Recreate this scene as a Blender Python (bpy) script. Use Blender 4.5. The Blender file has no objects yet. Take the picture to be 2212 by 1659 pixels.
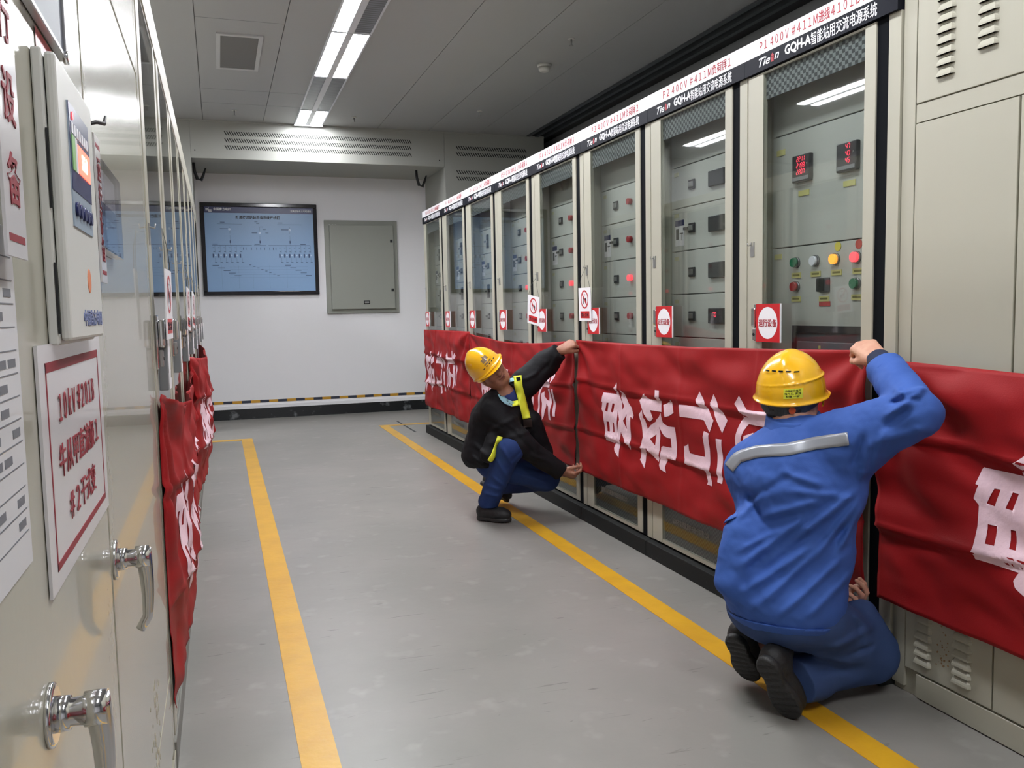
import bpy, bmesh, math, random
import numpy as np
from mathutils import Vector, Matrix, Euler, noise

scene = bpy.context.scene
COL = scene.collection

# ---------------------------------------------------------------- camera
IMG_W = 2212.0
cam_data = bpy.data.cameras.new('camera')
cam = bpy.data.objects.new('camera', cam_data)
COL.objects.link(cam)
cam_data.sensor_width = 36.0
cam_data.sensor_fit = 'HORIZONTAL'
cam_data.lens = 1844.636 / IMG_W * 36.0
cam_data.clip_start = 0.05
cam_data.clip_end = 60
cR, cU, cF = Vector((0.946009, -0.323555, -0.019486)), Vector((0.046037, 0.074608, 0.996150)), Vector((0.320855, 0.943264, -0.085475))
M = Matrix.Identity(4)
for i in range(3):
    M[i][0] = cR[i]; M[i][1] = cU[i]; M[i][2] = -cF[i]
M.translation = Vector((0, 0, 1.2315))
cam.matrix_world = M
scene.camera = cam

# ---------------------------------------------------------------- world, exposure
world = bpy.data.worlds.new('world')
scene.world = world
world.use_nodes = True
world.node_tree.nodes['Background'].inputs[0].default_value = (0.75, 0.82, 0.95, 1)
world.node_tree.nodes['Background'].inputs[1].default_value = 0.02
scene.view_settings.view_transform = 'Standard'
scene.view_settings.look = 'None'
scene.view_settings.exposure = 0.18
scene.view_settings.gamma = 1.0
scene.view_settings.use_curve_mapping = False
TUBE = 56.0           # emission of the fluorescent tubes' louvred panels

# ---------------------------------------------------------------- materials
def srgb(r, g, b):
    f = lambda c: ((c / 255 + 0.055) / 1.055) ** 2.4 if c > 10 else c / 255 / 12.92
    return (f(r), f(g), f(b), 1)

MATS = {}
def mat(name, col, rough=0.5, metal=0.0, emit=None, estr=0.0, coat=0.0, spec=0.5, bump=None, var=None, sheen=0.0):
    if name in MATS: return MATS[name]
    m = bpy.data.materials.new(name); m.use_nodes = True
    nt = m.node_tree; b = nt.nodes['Principled BSDF']
    b.inputs['Base Color'].default_value = col if len(col) == 4 else (*col, 1)
    b.inputs['Roughness'].default_value = rough
    b.inputs['Metallic'].default_value = metal
    b.inputs['Coat Weight'].default_value = coat
    b.inputs['Specular IOR Level'].default_value = spec
    b.inputs['Sheen Weight'].default_value = sheen
    if emit:
        b.inputs['Emission Color'].default_value = emit if len(emit) == 4 else (*emit, 1)
        b.inputs['Emission Strength'].default_value = estr
    if bump or var:
        tc = nt.nodes.new('ShaderNodeTexCoord')
    if bump:
        sc, st = bump[0], bump[1]
        mp = nt.nodes.new('ShaderNodeMapping')
        if len(bump) > 2: mp.inputs['Scale'].default_value = bump[2]
        nz = nt.nodes.new('ShaderNodeTexNoise'); nz.inputs['Scale'].default_value = sc; nz.inputs['Detail'].default_value = 6
        bp = nt.nodes.new('ShaderNodeBump'); bp.inputs['Strength'].default_value = st; bp.inputs['Distance'].default_value = 0.02
        nt.links.new(tc.outputs['Object'], mp.inputs[0]); nt.links.new(mp.outputs[0], nz.inputs['Vector'])
        nt.links.new(nz.outputs[0], bp.inputs['Height']); nt.links.new(bp.outputs[0], b.inputs['Normal'])
    if var:
        sc, col2, lo, hi = var
        nz = nt.nodes.new('ShaderNodeTexNoise'); nz.inputs['Scale'].default_value = sc; nz.inputs['Detail'].default_value = 5
        rp = nt.nodes.new('ShaderNodeMapRange'); rp.inputs[1].default_value = lo; rp.inputs[2].default_value = hi
        mx = nt.nodes.new('ShaderNodeMix'); mx.data_type = 'RGBA'
        mx.inputs[6].default_value = col if len(col) == 4 else (*col, 1); mx.inputs[7].default_value = col2
        nt.links.new(tc.outputs['Object'], nz.inputs['Vector']); nt.links.new(nz.outputs[0], rp.inputs[0])
        nt.links.new(rp.outputs[0], mx.inputs[0]); nt.links.new(mx.outputs[2], b.inputs['Base Color'])
    MATS[name] = m
    return m

def glass_mat(name, tint, ior=1.5):
    m = bpy.data.materials.new(name); m.use_nodes = True
    nt = m.node_tree; nt.nodes.clear()
    out = nt.nodes.new('ShaderNodeOutputMaterial'); mx = nt.nodes.new('ShaderNodeMixShader')
    tr = nt.nodes.new('ShaderNodeBsdfTransparent'); gl = nt.nodes.new('ShaderNodeBsdfGlossy'); fr = nt.nodes.new('ShaderNodeFresnel')
    tr.inputs[0].default_value = tint; gl.inputs['Roughness'].default_value = 0.02; fr.inputs[0].default_value = ior
    ge = nt.nodes.new('ShaderNodeNewGeometry'); io = nt.nodes.new('ShaderNodeMapRange')   # same index of refraction on both faces of the pane
    io.inputs[3].default_value = ior; io.inputs[4].default_value = 1.0 / ior
    nt.links.new(ge.outputs['Backfacing'], io.inputs[0]); nt.links.new(io.outputs[0], fr.inputs[0])
    nt.links.new(fr.outputs[0], mx.inputs[0]); nt.links.new(tr.outputs[0], mx.inputs[1]); nt.links.new(gl.outputs[0], mx.inputs[2])
    nt.links.new(mx.outputs[0], out.inputs[0])
    MATS[name] = m
    return m

def pattern_mat(name, kind, a, b_, scale, rough=0.5):
    """checker / stripes in object space"""
    m = bpy.data.materials.new(name); m.use_nodes = True
    nt = m.node_tree; b = nt.nodes['Principled BSDF']; b.inputs['Roughness'].default_value = rough
    tc = nt.nodes.new('ShaderNodeTexCoord'); mp = nt.nodes.new('ShaderNodeMapping'); mp.inputs['Scale'].default_value = scale
    ck = nt.nodes.new('ShaderNodeTexChecker'); ck.inputs['Scale'].default_value = 1.0
    ck.inputs[1].default_value = a; ck.inputs[2].default_value = b_
    mp.inputs['Location'].default_value = (0.003, 0.5, 0.002)
    nt.links.new(tc.outputs['Object'], mp.inputs[0]); nt.links.new(mp.outputs[0], ck.inputs[0]); nt.links.new(ck.outputs[0], b.inputs['Base Color'])
    MATS[name] = m
    return m

BEIGE = mat('cabinet_beige', srgb(174, 171, 156), 0.38, spec=0.4)
BEIGE_IN = mat('inner_panel_grey', srgb(190, 191, 184), 0.45)
BEIGE_GL = mat('glossy_cabinet_paint', srgb(168, 165, 149), 0.22, coat=0.35, spec=0.5, bump=(2.2, 0.12))
SIDE = mat('cabinet_side', srgb(120, 120, 114), 0.5)
BLACK = mat('black_plastic', (0.012, 0.013, 0.015), 0.35)
BLACKM = mat('black_matt', (0.006, 0.007, 0.009), 0.75, spec=0.06)
DARK = mat('dark_interior', (0.05, 0.055, 0.06), 0.7)
PLINTH = mat('dark_plinth', (0.012, 0.013, 0.013), 0.6, spec=0.25, var=(22, (0.07, 0.07, 0.065, 1), 0.66, 0.78))
WHITE = mat('label_white', srgb(238, 236, 240), 0.35)
HBLACK = mat('label_black', (0.006, 0.007, 0.013), 0.5, spec=0.10)
REDTXT = mat('red_ink', srgb(165, 28, 42), 0.5)
PLATE = mat('plate_white', srgb(206, 203, 204), 0.25, coat=0.2)
WTXT = mat('white_ink', srgb(240, 240, 245), 0.5)
GTXT = mat('grey_ink', srgb(160, 160, 155), 0.5)
BTXT = mat('black_ink', (0.02, 0.02, 0.03), 0.5)
SIGNRED = mat('sign_red', srgb(196, 30, 38), 0.35)
CHROME = mat('chrome', (0.75, 0.75, 0.77), 0.12, 1.0)
STEEL = mat('brushed_steel', (0.42, 0.42, 0.42), 0.35, 0.9)
YLABEL = mat('yellow_label', srgb(204, 198, 128), 0.5)
METERB = mat('meter_bezel', (0.035, 0.033, 0.036), 0.35)
GLASS = glass_mat('door_glass', (0.86, 0.88, 0.872, 1))
ACRYL = glass_mat('clear_acrylic', (0.93, 0.93, 0.94, 1), 1.45)
LEDR = mat('red_led', (0.5, 0.02, 0.04), 0.4, emit=(1, 0.05, 0.10), estr=1.6)
LAMPR = mat('lit_red_lamp', (0.8, 0.1, 0.12), 0.3, emit=(1, 0.08, 0.10), estr=1.3)
LAMPO = mat('lit_orange_lamp', (0.9, 0.4, 0.08), 0.3, emit=(1, 0.33, 0.03), estr=1.5)
LGREEN = mat('green_button', srgb(40, 120, 85), 0.3)
LRED = mat('red_button', srgb(170, 45, 50), 0.3)
LWHITE = mat('white_button', srgb(225, 228, 235), 0.3)
MESHU = pattern_mat('perforated_strip', 'c', srgb(46, 49, 52), srgb(132, 138, 138), (1 / 0.0155, 0.0, 1 / 0.0135))
MESHL = pattern_mat('perforated_lower', 'c', srgb(40, 44, 46), srgb(92, 98, 98), (1 / 0.012, 0.0, 1 / 0.010))
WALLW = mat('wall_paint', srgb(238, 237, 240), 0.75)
WALLD = mat('shaded_wall_paint', srgb(150, 152, 155), 0.8)  # darker copy of the wall paint: weak light behind cabinets put into colour

# ---------------------------------------------------------------- mesh helpers
class MB:
    """collects boxes, tubes, polygons in one bmesh; build() links ONE object"""
    def __init__(self): self.bm = bmesh.new(); self.mats = []
    def _mi(self, m):
        if m is None: return 0
        if m not in self.mats: self.mats.append(m)
        return self.mats.index(m)
    def box(self, x0, x1, y0, y1, z0, z1, m=None, bev=0.0):
        vs = [self.bm.verts.new((x, y, z)) for x in (x0, x1) for y in (y0, y1) for z in (z0, z1)]
        mi = self._mi(m); fs = []
        for f in ((0, 1, 3, 2), (4, 6, 7, 5), (0, 4, 5, 1), (2, 3, 7, 6), (0, 2, 6, 4), (1, 5, 7, 3)):
            fc = self.bm.faces.new([vs[i] for i in f]); fc.material_index = mi; fs.append(fc)
        if bev > 0:
            es = {e for f in fs for e in f.edges}
            r = bmesh.ops.bevel(self.bm, geom=list(es), offset=bev, segments=2, affect='EDGES', profile=0.5)
            for f in r['faces']: f.material_index = mi; f.smooth = False
        return self
    def poly(self, pts, m=None):
        f = self.bm.faces.new([self.bm.verts.new(p) for p in pts]); f.material_index = self._mi(m); return self
    def tube(self, pts, r, m=None, n=10, caps=True):
        pts = [Vector(p) for p in pts]; rs = r if isinstance(r, (list, tuple)) else [r] * len(pts)
        mi = self._mi(m); rings = []
        prev = None
        for i, p in enumerate(pts):
            d = (pts[min(i + 1, len(pts) - 1)] - pts[max(i - 1, 0)]).normalized()
            a = prev if prev is not None else (Vector((0, 0, 1)) if abs(d.z) < 0.9 else Vector((1, 0, 0)))
            u = (a - d * a.dot(d)).normalized(); v = d.cross(u); prev = u
            rings.append([self.bm.verts.new(p + (u * math.cos(t) + v * math.sin(t)) * rs[i]) for t in [2 * math.pi * k / n for k in range(n)]])
        for a, b in zip(rings, rings[1:]):
            for k in range(n):
                f = self.bm.faces.new((a[k], a[(k + 1) % n], b[(k + 1) % n], b[k])); f.material_index = mi; f.smooth = True
        if caps:
            for rg in (rings[0], rings[-1]):
                f = self.bm.faces.new(rg); f.material_index = mi
        return self
    def disc(self, c, n, r, h, m=None, seg=24):
        c = Vector(c); n = Vector(n).normalized()
        return self.tube([c, c + n * h], r, m, seg)
    def build(self, name, m=None, parent=None, loc=None, rot=None):
        bmesh.ops.recalc_face_normals(self.bm, faces=self.bm.faces[:])
        me = bpy.data.meshes.new(name); self.bm.to_mesh(me); self.bm.free()
        for mm in ([m] if m else []) + [x for x in self.mats if x is not m]: me.materials.append(mm)
        if m and self.mats and m not in self.mats:   # indices shift by one
            for p in me.polygons: p.material_index += 1
        elif m and self.mats and self.mats[0] is not m:
            order = [m] + [x for x in self.mats if x is not m]
            for p in me.polygons: p.material_index = order.index(self.mats[p.material_index])
        o = bpy.data.objects.new(name, me); COL.objects.link(o)
        if parent is not None: o.parent = parent
        if loc is not None: o.location = loc
        if rot is not None: o.rotation_euler = rot
        return o

def tag(o, label=None, cat=None, group=None, kind=None):
    if label: o['label'] = label
    if cat: o['category'] = cat
    if group: o['group'] = group
    if kind: o['kind'] = kind
    return o

def thing(name, label, cat, loc=(0, 0, 0), rz=0.0, group=None, rot=None):
    o = bpy.data.objects.new(name, None); COL.objects.link(o); o.empty_display_size = 0.05
    o.location = loc; o.rotation_euler = rot if rot else (0, 0, rz)
    return tag(o, label, cat, group)

def copy_tree(o, parent=None):
    c = o.copy(); COL.objects.link(c)
    if parent is not None: c.parent = parent
    for ch in list(o.children): copy_tree(ch, c)
    return c

def delete_tree(o):
    for ch in list(o.children): delete_tree(ch)
    bpy.data.objects.remove(o)

_TXT = {}
def text_mesh(body, size, bold=0.0, width=None, spacing=1.0, shear=0.0, ext=0.0004):
    """writing as a mesh in the local XY plane, centred on the origin; width squeezes it to fit"""
    key = (body, size, bold, width, spacing, shear)
    if key in _TXT: return _TXT[key]
    c = bpy.data.curves.new('lettering', 'FONT'); c.body = body; c.size = size; c.offset = bold * size
    c.extrude = ext; c.align_x = 'CENTER'; c.align_y = 'CENTER'; c.space_character = spacing; c.shear = shear
    c.resolution_u = 2
    o = bpy.data.objects.new('lettering', c); COL.objects.link(o)
    bpy.context.view_layer.update()
    me = bpy.data.meshes.new_from_object(o.evaluated_get(bpy.context.evaluated_depsgraph_get()))
    bpy.data.objects.remove(o); bpy.data.curves.remove(c)
    xs = [v.co.x for v in me.vertices]; ys = [v.co.y for v in me.vertices]
    if xs:
        cx, cy = (min(xs) + max(xs)) / 2, (min(ys) + max(ys)) / 2
        k = width / (max(xs) - min(xs)) if width else 1.0
        for v in me.vertices: v.co.x = (v.co.x - cx) * k; v.co.y -= cy
    _TXT[key] = me
    return me

def text(name, body, size, m, parent, loc, rot, **kw):
    me = text_mesh(body, size, **kw).copy(); me.materials.clear(); me.materials.append(m); me.name = name
    for p in me.polygons: p.material_index = 0
    o = bpy.data.objects.new(name, me); COL.objects.link(o); o.parent = parent; o.location = loc; o.rotation_euler = rot
    return o
def wide(s):
    """full-width forms of latin letters and digits"""
    return ''.join(chr(ord(c) + 0xFEE0) if 33 <= ord(c) <= 126 else c for c in s)
def seg7(name, s, h, m, parent, x, y, z):
    """seven-segment figures, centred on (x, z), facing -Y"""
    on = {'0': 'abcdef', '1': 'bc', '2': 'abged', '3': 'abgcd', '4': 'fgbc', '5': 'afgcd', '7': 'abc', '9': 'abcdfg', '8': 'abcdefg'}
    w, t = h * 0.5, h * 0.085; mb = MB(); W = len(s) * w * 1.45
    def bar(x0, z0, x1, z1, ox):
        sl = 0.12
        p = [(x0 - (t if x0 == x1 else 0), z0 - (t if z0 == z1 else 0)), (x1 + (t if x0 == x1 else 0), z0 - (t if z0 == z1 else 0)), (x1 + (t if x0 == x1 else 0), z1 + (t if z0 == z1 else 0)), (x0 - (t if x0 == x1 else 0), z1 + (t if z0 == z1 else 0))]
        mb.poly([(x - W / 2 + ox + a + b * sl, y, z - h / 2 + b) for a, b in p], m)
    for i, c in enumerate(s):
        ox = i * w * 1.45 + w * 0.2; e = t * 0.6
        S_ = {'a': (e, h, w - e, h), 'd': (e, 0, w - e, 0), 'g': (e, h / 2, w - e, h / 2), 'f': (0, h / 2 + e, 0, h - e), 'b': (w, h / 2 + e, w, h - e), 'e': (0, e, 0, h / 2 - e), 'c': (w, e, w, h / 2 - e)}
        for k in on[c]: bar(*S_[k], ox)
    o = mb.build(name, m, parent)
    return o
FRONT = (math.pi / 2, 0, 0)      # text standing upright, read from -Y (local front of every cabinet)

# ---------------------------------------------------------------- smooth bodies from distance fields
import openvdb
class SDF:
    def __init__(self, lo, hi, vox):
        self.lo = np.array(lo, float); self.vox = vox
        self.n = np.ceil((np.array(hi, float) - self.lo) / vox).astype(int) + 1
        self.f = np.full(self.n, 0.2, np.float32)
    def _sub(self, c, r):
        a = np.maximum(np.floor((np.array(c) - r - self.lo) / self.vox).astype(int), 0)
        b = np.minimum(np.ceil((np.array(c) + r - self.lo) / self.vox).astype(int) + 1, self.n)
        if (b <= a).any(): return None, None
        g = np.meshgrid(*[self.lo[i] + self.vox * np.arange(a[i], b[i]) for i in range(3)], indexing='ij')
        return tuple(slice(a[i], b[i]) for i in range(3)), g
    def _smin(self, sl, d, k):
        a = self.f[sl]
        h = np.maximum(k - np.abs(a - d), 0) / k
        self.f[sl] = np.minimum(a, d) - h * h * k * 0.25
    def cone(self, a, b, ra, rb=None, k=0.02):
        rb = ra if rb is None else rb
        a = np.array(a, float); b = np.array(b, float); c = (a + b) / 2
        R = np.linalg.norm(b - a) / 2 + max(ra, rb) + k + 0.05
        sl, g = self._sub(c, R)
        if sl is None: return self
        ab = b - a; L2 = max((ab ** 2).sum(), 1e-9)
        t = np.clip(((g[0] - a[0]) * ab[0] + (g[1] - a[1]) * ab[1] + (g[2] - a[2]) * ab[2]) / L2, 0, 1)
        d = np.sqrt((g[0] - a[0] - t * ab[0]) ** 2 + (g[1] - a[1] - t * ab[1]) ** 2 + (g[2] - a[2] - t * ab[2]) ** 2) - (ra + (rb - ra) * t)
        self._smin(sl, d.astype(np.float32), k); return self
    def chain(self, pts, rs, k=0.02):
        for i in range(len(pts) - 1): self.cone(pts[i], pts[i + 1], rs[i], rs[i + 1], k)
        return self
    def _ell(self, g, c, rad, Rm):
        q = [g[i] - c[i] for i in range(3)]
        l = [Rm[0][j] * q[0] + Rm[1][j] * q[1] + Rm[2][j] * q[2] for j in range(3)]
        k0 = np.sqrt(sum((l[j] / rad[j]) ** 2 for j in range(3))); k1 = np.sqrt(sum((l[j] / rad[j] ** 2) ** 2 for j in range(3))) + 1e-9
        return k0 * (k0 - 1) / k1, l
    def ell(self, c, rad, Rm=None, k=0.02):
        Rm = Matrix.Identity(3) if Rm is None else Rm
        sl, g = self._sub(c, max(rad) + k + 0.05)
        if sl is None: return self
        d, _ = self._ell(g, c, rad, Rm)
        self._smin(sl, d.astype(np.float32), k); return self
    def cut_ell(self, c, rad, Rm=None):
        Rm = Matrix.Identity(3) if Rm is None else Rm
        sl, g = self._sub(c, max(rad) + 0.01)
        if sl is None: return self
        d, _ = self._ell(g, c, rad, Rm)
        self.f[sl] = np.maximum(self.f[sl], -d.astype(np.float32)); return self
    def cut(self, p, n, r=0.2):
        """removes what lies beyond plane (p, n), only within r of p"""
        n = np.array(Vector(n).normalized()); p = np.array(p, float)
        sl, g = self._sub(p, r + 0.02)
        if sl is None: return self
        pl = -((g[0] - p[0]) * n[0] + (g[1] - p[1]) * n[1] + (g[2] - p[2]) * n[2])
        sp = np.sqrt(sum((g[i] - p[i]) ** 2 for i in range(3))) - r
        c = np.maximum(pl, sp)
        self.f[sl] = np.maximum(self.f[sl], -c.astype(np.float32)); return self
    def grid(self):
        return np.meshgrid(*[self.lo[i] + self.vox * np.arange(self.n[i]) for i in range(3)], indexing='ij')
    def folds(self, segs, V, amp, width, centre=None, reach=None):
        """cloth folds: ridges (amp>0) that follow segments, seen along direction V, on the side that faces -V"""
        V = np.array(Vector(V).normalized()); m = np.abs(self.f) < 0.03
        idx = np.argwhere(m); P = self.lo + idx * self.vox
        add = np.zeros(len(P))
        for s in segs:
            a = np.array(s[0], float); b = np.array(s[1], float); am = s[2] if len(s) > 2 else amp; w = s[3] if len(s) > 3 else width
            a = a - V * a.dot(V); b = b - V * b.dot(V); Q = P - np.outer(P @ V, V)
            ab = b - a; t = np.clip(((Q - a) @ ab) / max(ab @ ab, 1e-9), 0, 1)
            d = np.linalg.norm(Q - a - t[:, None] * ab, axis=1)
            taper = np.clip(np.minimum(t, 1 - t) * 4 + 0.25, 0, 1)
            add += am * taper * np.exp(-(d / w) ** 2)
        self.f[m] -= add.astype(np.float32); return self
    def ripple(self, amp, scale, seed=0, stretch=(1, 1, 1)):
        rnd = np.random.RandomState(seed); m = np.abs(self.f) < 0.03
        P = (self.lo + np.argwhere(m) * self.vox) * np.array(stretch)
        s = np.zeros(len(P))
        for o in range(14):
            d = rnd.normal(size=3); d /= np.linalg.norm(d); fq = scale * rnd.uniform(0.6, 2.0)
            d2 = rnd.normal(size=3); wv = P @ d * fq + 1.3 * np.sin(P @ d2 * fq * 0.6 + rnd.uniform(0, 6)) + rnd.uniform(0, 6.28)
            s += np.sin(wv) * (scale / fq) ** 0.7
        self.f[m] -= (amp * s / 4).astype(np.float32); return self
    def mesh(self, name, m, parent=None, smooth_iter=1, colour=None):
        g = openvdb.FloatGrid(0.2); g.copyFromArray(self.f)
        pts, quads = g.convertToQuads(isovalue=0.0)
        me = bpy.data.meshes.new(name)
        pts = pts * self.vox + self.lo
        me.vertices.add(len(pts)); me.vertices.foreach_set('co', pts.astype(np.float32).ravel())
        quads = quads[:, ::-1]
        me.loops.add(len(quads) * 4); me.loops.foreach_set('vertex_index', quads.astype(np.int32).ravel())
        me.polygons.add(len(quads)); me.polygons.foreach_set('loop_start', np.arange(0, len(quads) * 4, 4, dtype=np.int32))
        me.update(calc_edges=True)
        me.polygons.foreach_set('use_smooth', np.ones(len(quads), bool))
        me.materials.append(m); me.update(); me.validate()
        o = bpy.data.objects.new(name, me); COL.objects.link(o)
        if parent is not None: o.parent = parent
        return o

# ================================================================ THE ROOM
X0, X1, Y0, Y1, CZ = -4.2, 3.95, -3.6, 10.648, 3.28
FLOORM = mat('floor_paint', srgb(132, 130, 125), 0.36, spec=0.45, bump=(9, 0.06), var=(1.7, srgb(140, 137, 132), 0.40, 0.62))
def floor_detail(m):
    nt = m.node_tree; b = nt.nodes['Principled BSDF']; src = b.inputs['Base Color'].links[0].from_socket
    tc = nt.nodes.new('ShaderNodeTexCoord')
    # scuffs: short thin streaks, and paler worn patches
    mp = nt.nodes.new('ShaderNodeMapping'); mp.inputs['Rotation'].default_value = (0, 0, 0.6); mp.inputs['Scale'].default_value = (2.2, 16, 1)
    nz = nt.nodes.new('ShaderNodeTexNoise'); nz.inputs['Scale'].default_value = 3.0; nz.inputs['Detail'].default_value = 8; nz.inputs['Distortion'].default_value = 0.8
    r1 = nt.nodes.new('ShaderNodeMapRange'); r1.inputs[1].default_value = 0.67; r1.inputs[2].default_value = 0.72; r1.inputs[4].default_value = 0.6
    mx = nt.nodes.new('ShaderNodeMix'); mx.data_type = 'RGBA'; mx.inputs[7].default_value = srgb(84, 82, 80)
    nt.links.new(tc.outputs['Object'], mp.inputs[0]); nt.links.new(mp.outputs[0], nz.inputs['Vector']); nt.links.new(nz.outputs[0], r1.inputs[0])
    nt.links.new(r1.outputs[0], mx.inputs[0]); nt.links.new(src, mx.inputs[6])
    n2 = nt.nodes.new('ShaderNodeTexNoise'); n2.inputs['Scale'].default_value = 7.5; n2.inputs['Detail'].default_value = 3
    r2 = nt.nodes.new('ShaderNodeMapRange'); r2.inputs[1].default_value = 0.60; r2.inputs[2].default_value = 0.72; r2.inputs[4].default_value = 0.5
    m2 = nt.nodes.new('ShaderNodeMix'); m2.data_type = 'RGBA'; m2.inputs[7].default_value = srgb(158, 155, 151)
    nt.links.new(tc.outputs['Object'], n2.inputs['Vector']); nt.links.new(n2.outputs[0], r2.inputs[0]); nt.links.new(r2.outputs[0], m2.inputs[0])
    nt.links.new(mx.outputs[2], m2.inputs[6]); nt.links.new(m2.outputs[2], b.inputs['Base Color'])
floor_detail(FLOORM)
CEILM = mat('ceiling_panel', srgb(172, 173, 174), 0.55)
def struct(o): o['kind'] = 'structure'; return o
struct(MB().box(X0 - 0.2, X1 + 0.2, Y0 - 0.2, Y1 + 0.2, -0.2, 0.0).build('floor', FLOORM))
# ceiling: metal panels 0.6 m wide along the aisle, with thin dark joints
SEAM = mat('panel_joint', srgb(110, 112, 114), 0.7)
c = MB()
xs = [X0 - 0.2, -3.65, -3.06, -2.46, -1.86, -1.26, -0.67, -0.067, 0.535, 1.155, 1.76, 2.34, 2.93, 3.54]
for a, b in zip(xs, xs[1:]): c.box(a + 0.0025, b - 0.0025, Y0 - 0.2, Y1 + 0.2, CZ, CZ + 0.05, CEILM)
c.box(X0 - 0.2, 3.54, Y0 - 0.2, Y1 + 0.2, CZ + 0.012, CZ + 0.04, SEAM)
for y in (8.87, 8.34, 6.4, 3.9): c.box(-0.06, 0.53, y, y + 0.004, CZ - 0.0006, CZ + 0.01, SEAM)
for y in (8.34, 8.87): c.box(0.54, 0.85, y, y + 0.004, CZ - 0.0006, CZ + 0.01, SEAM)
struct(c.build('ceiling', CEILM))
DUCTD = mat('dark_slot', (0.02, 0.021, 0.023), 0.6)
DUCTR = mat('slot_rail', srgb(70, 74, 78), 0.45)
c = MB(); c.box(3.54, X1 + 0.2, Y0, Y1, CZ + 0.03, CZ + 0.06, DUCTD)
for a, b in ((3.52, 3.56), (3.625, 3.665), (3.735, 3.775)): c.box(a, b, Y0, Y1, CZ - 0.012, CZ + 0.03, DUCTR)
struct(c.build('trim_1', DUCTR))
struct(MB().box(X0 - 0.2, X1 + 0.2, Y1, Y1 + 0.2, 0, CZ + 0.05).build('wall_back', WALLW))
struct(MB().box(X0 - 0.2, X1 + 0.2, Y0 - 0.2, Y0, 0, CZ + 0.05).build('wall_front', WALLW))
struct(MB().box(X0 - 0.2, X0, Y0, Y1, 0, CZ + 0.05).build('wall_left', WALLW))
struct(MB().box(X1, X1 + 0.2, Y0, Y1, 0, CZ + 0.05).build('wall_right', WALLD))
# baseboard of the back wall: black skirting, pale ledge over it, black-yellow band
MARB = mat('black_skirting', (0.012, 0.014, 0.016), 0.25, var=(9, (0.14, 0.15, 0.16, 1), 0.60, 0.72))
bb = MB(); bb.box(X0, X1, Y1 - 0.02, Y1, 0.0, 0.125, MARB); bb.box(X0, X1, Y1 - 0.024, Y1, 0.125, 0.165, WALLW)
struct(bb.build('baseboard_back', MARB))
HZY = mat('hazard_yellow', srgb(200, 150, 45), 0.5); HZB = mat('hazard_black', srgb(45, 50, 68), 0.5)
hz = MB(); x = X0; i = 0
while x < X1:
    hz.box(x, min(x + 0.105, X1), Y1 - 0.003, Y1, 0.19, 0.222, HZY if i % 2 else HZB); x += 0.105; i += 1
struct(hz.build('trim_2', HZY))
# thin steel joint in the floor beside the far end of the right row
struct(MB().box(1.86, 1.88, 8.62, 9.6, -0.001, 0.0015).build('trim_3', DARK))

# ---- yellow floor lines
YELL = mat('yellow_floor_paint', srgb(214, 164, 34), 0.38, var=(7, srgb(200, 150, 34), 0.35, 0.7), bump=(40, 0.05))
def line(name, x0, x1, y0, y1, label):
    return tag(MB().box(x0, x1, y0, y1, -0.001, 0.002).build(name, YELL), label, 'floor marking')
line('floor_line', 0.1567, 0.2597, -3.2, 8.92, 'long yellow line painted on the grey floor, left of the two, beside the left cabinets')
line('floor_line', 1.6070, 1.7030, -3.2, 9.31, 'long yellow line painted on the grey floor, right of the two, under both workers\' shoes')
line('floor_line', -1.1, 0.1567 + 0.0, 8.82, 8.92, 'short yellow floor line turning left behind the end of the left cabinet row')
line('floor_line', 1.7030, 3.6, 9.22, 9.31, 'short yellow floor line turning right behind the end of the right cabinet row')

# ---- ventilation housing over the aisle's far end and its pillar on the right
DUCT = mat('duct_sheet', srgb(166, 167, 160), 0.6)
SLOT = mat('slot_black', (0.01, 0.01, 0.01), 0.8)
def slots(mb, x0, x1, z, n, yf, h=0.042):
    p = (x1 - x0) / n
    for i in range(n):
        a = x0 + p * i; w = p * 0.42; s = p * 0.95
        mb.poly([(a, yf, z + h / 2), (a + w, yf, z + h / 2), (a + w + s, yf, z - h / 2), (a + s, yf, z - h / 2)], SLOT)
YF = 9.648
def housing(name, label, x0, x1, z0, z1, rows):
    t = thing(name, label, 'ventilation housing', (x0, YF, z0))
    MB().box(0, x1 - x0, 0, Y1 - YF, 0, z1 - z0 - 0.001, DUCT, 0.003).build('housing', DUCT, t)
    MB().box(0.0, x1 - x0, -0.012, 0.0, z1 - z0 - 0.018, z1 - z0 - 0.001).build('top_rail', DUCT, t)
    for (a, b, z, n) in rows:
        m = MB(); slots(m, a - x0, b - x0, z - z0, n, -0.0012); s = m.build('vent_slots', SLOT, t); s['kind'] = 'stuff'
    return t
t = housing('vent_housing', 'long beige sheet-metal housing with three rows of slots spanning over the back wall', -0.2, 2.52, 2.885, CZ,
        [(0.135, 2.133, 3.15, 82), (0.135, 2.133, 3.078, 82), (0.135, 2.133, 3.006, 82)])
m = MB()
for x, z in ((0.04, 0.08), (2.66, 0.07)): MB().disc((x, -0.003, z), (0, 1, 0), 0.007, 0.004, SLOT, 10).build('screw', SLOT, t)
housing('vent_pillar', 'tall beige sheet-metal pillar housing with slot rows behind the right cabinet row', 2.522, 3.74, 0.0, CZ,
        [(2.655, 3.51, 3.105, 30), (2.655, 3.51, 3.035, 30), (2.655, 3.51, 2.83, 30), (2.655, 3.51, 2.76, 30), (2.655, 3.51, 2.56, 30), (2.655, 3.51, 2.49, 30)])
housing('vent_pillar', 'beige sheet-metal pillar housing behind the end of the left cabinet row', -1.42, -0.2005, 0.0, CZ, [(-1.3, -0.4, 3.105, 30)])
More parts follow.
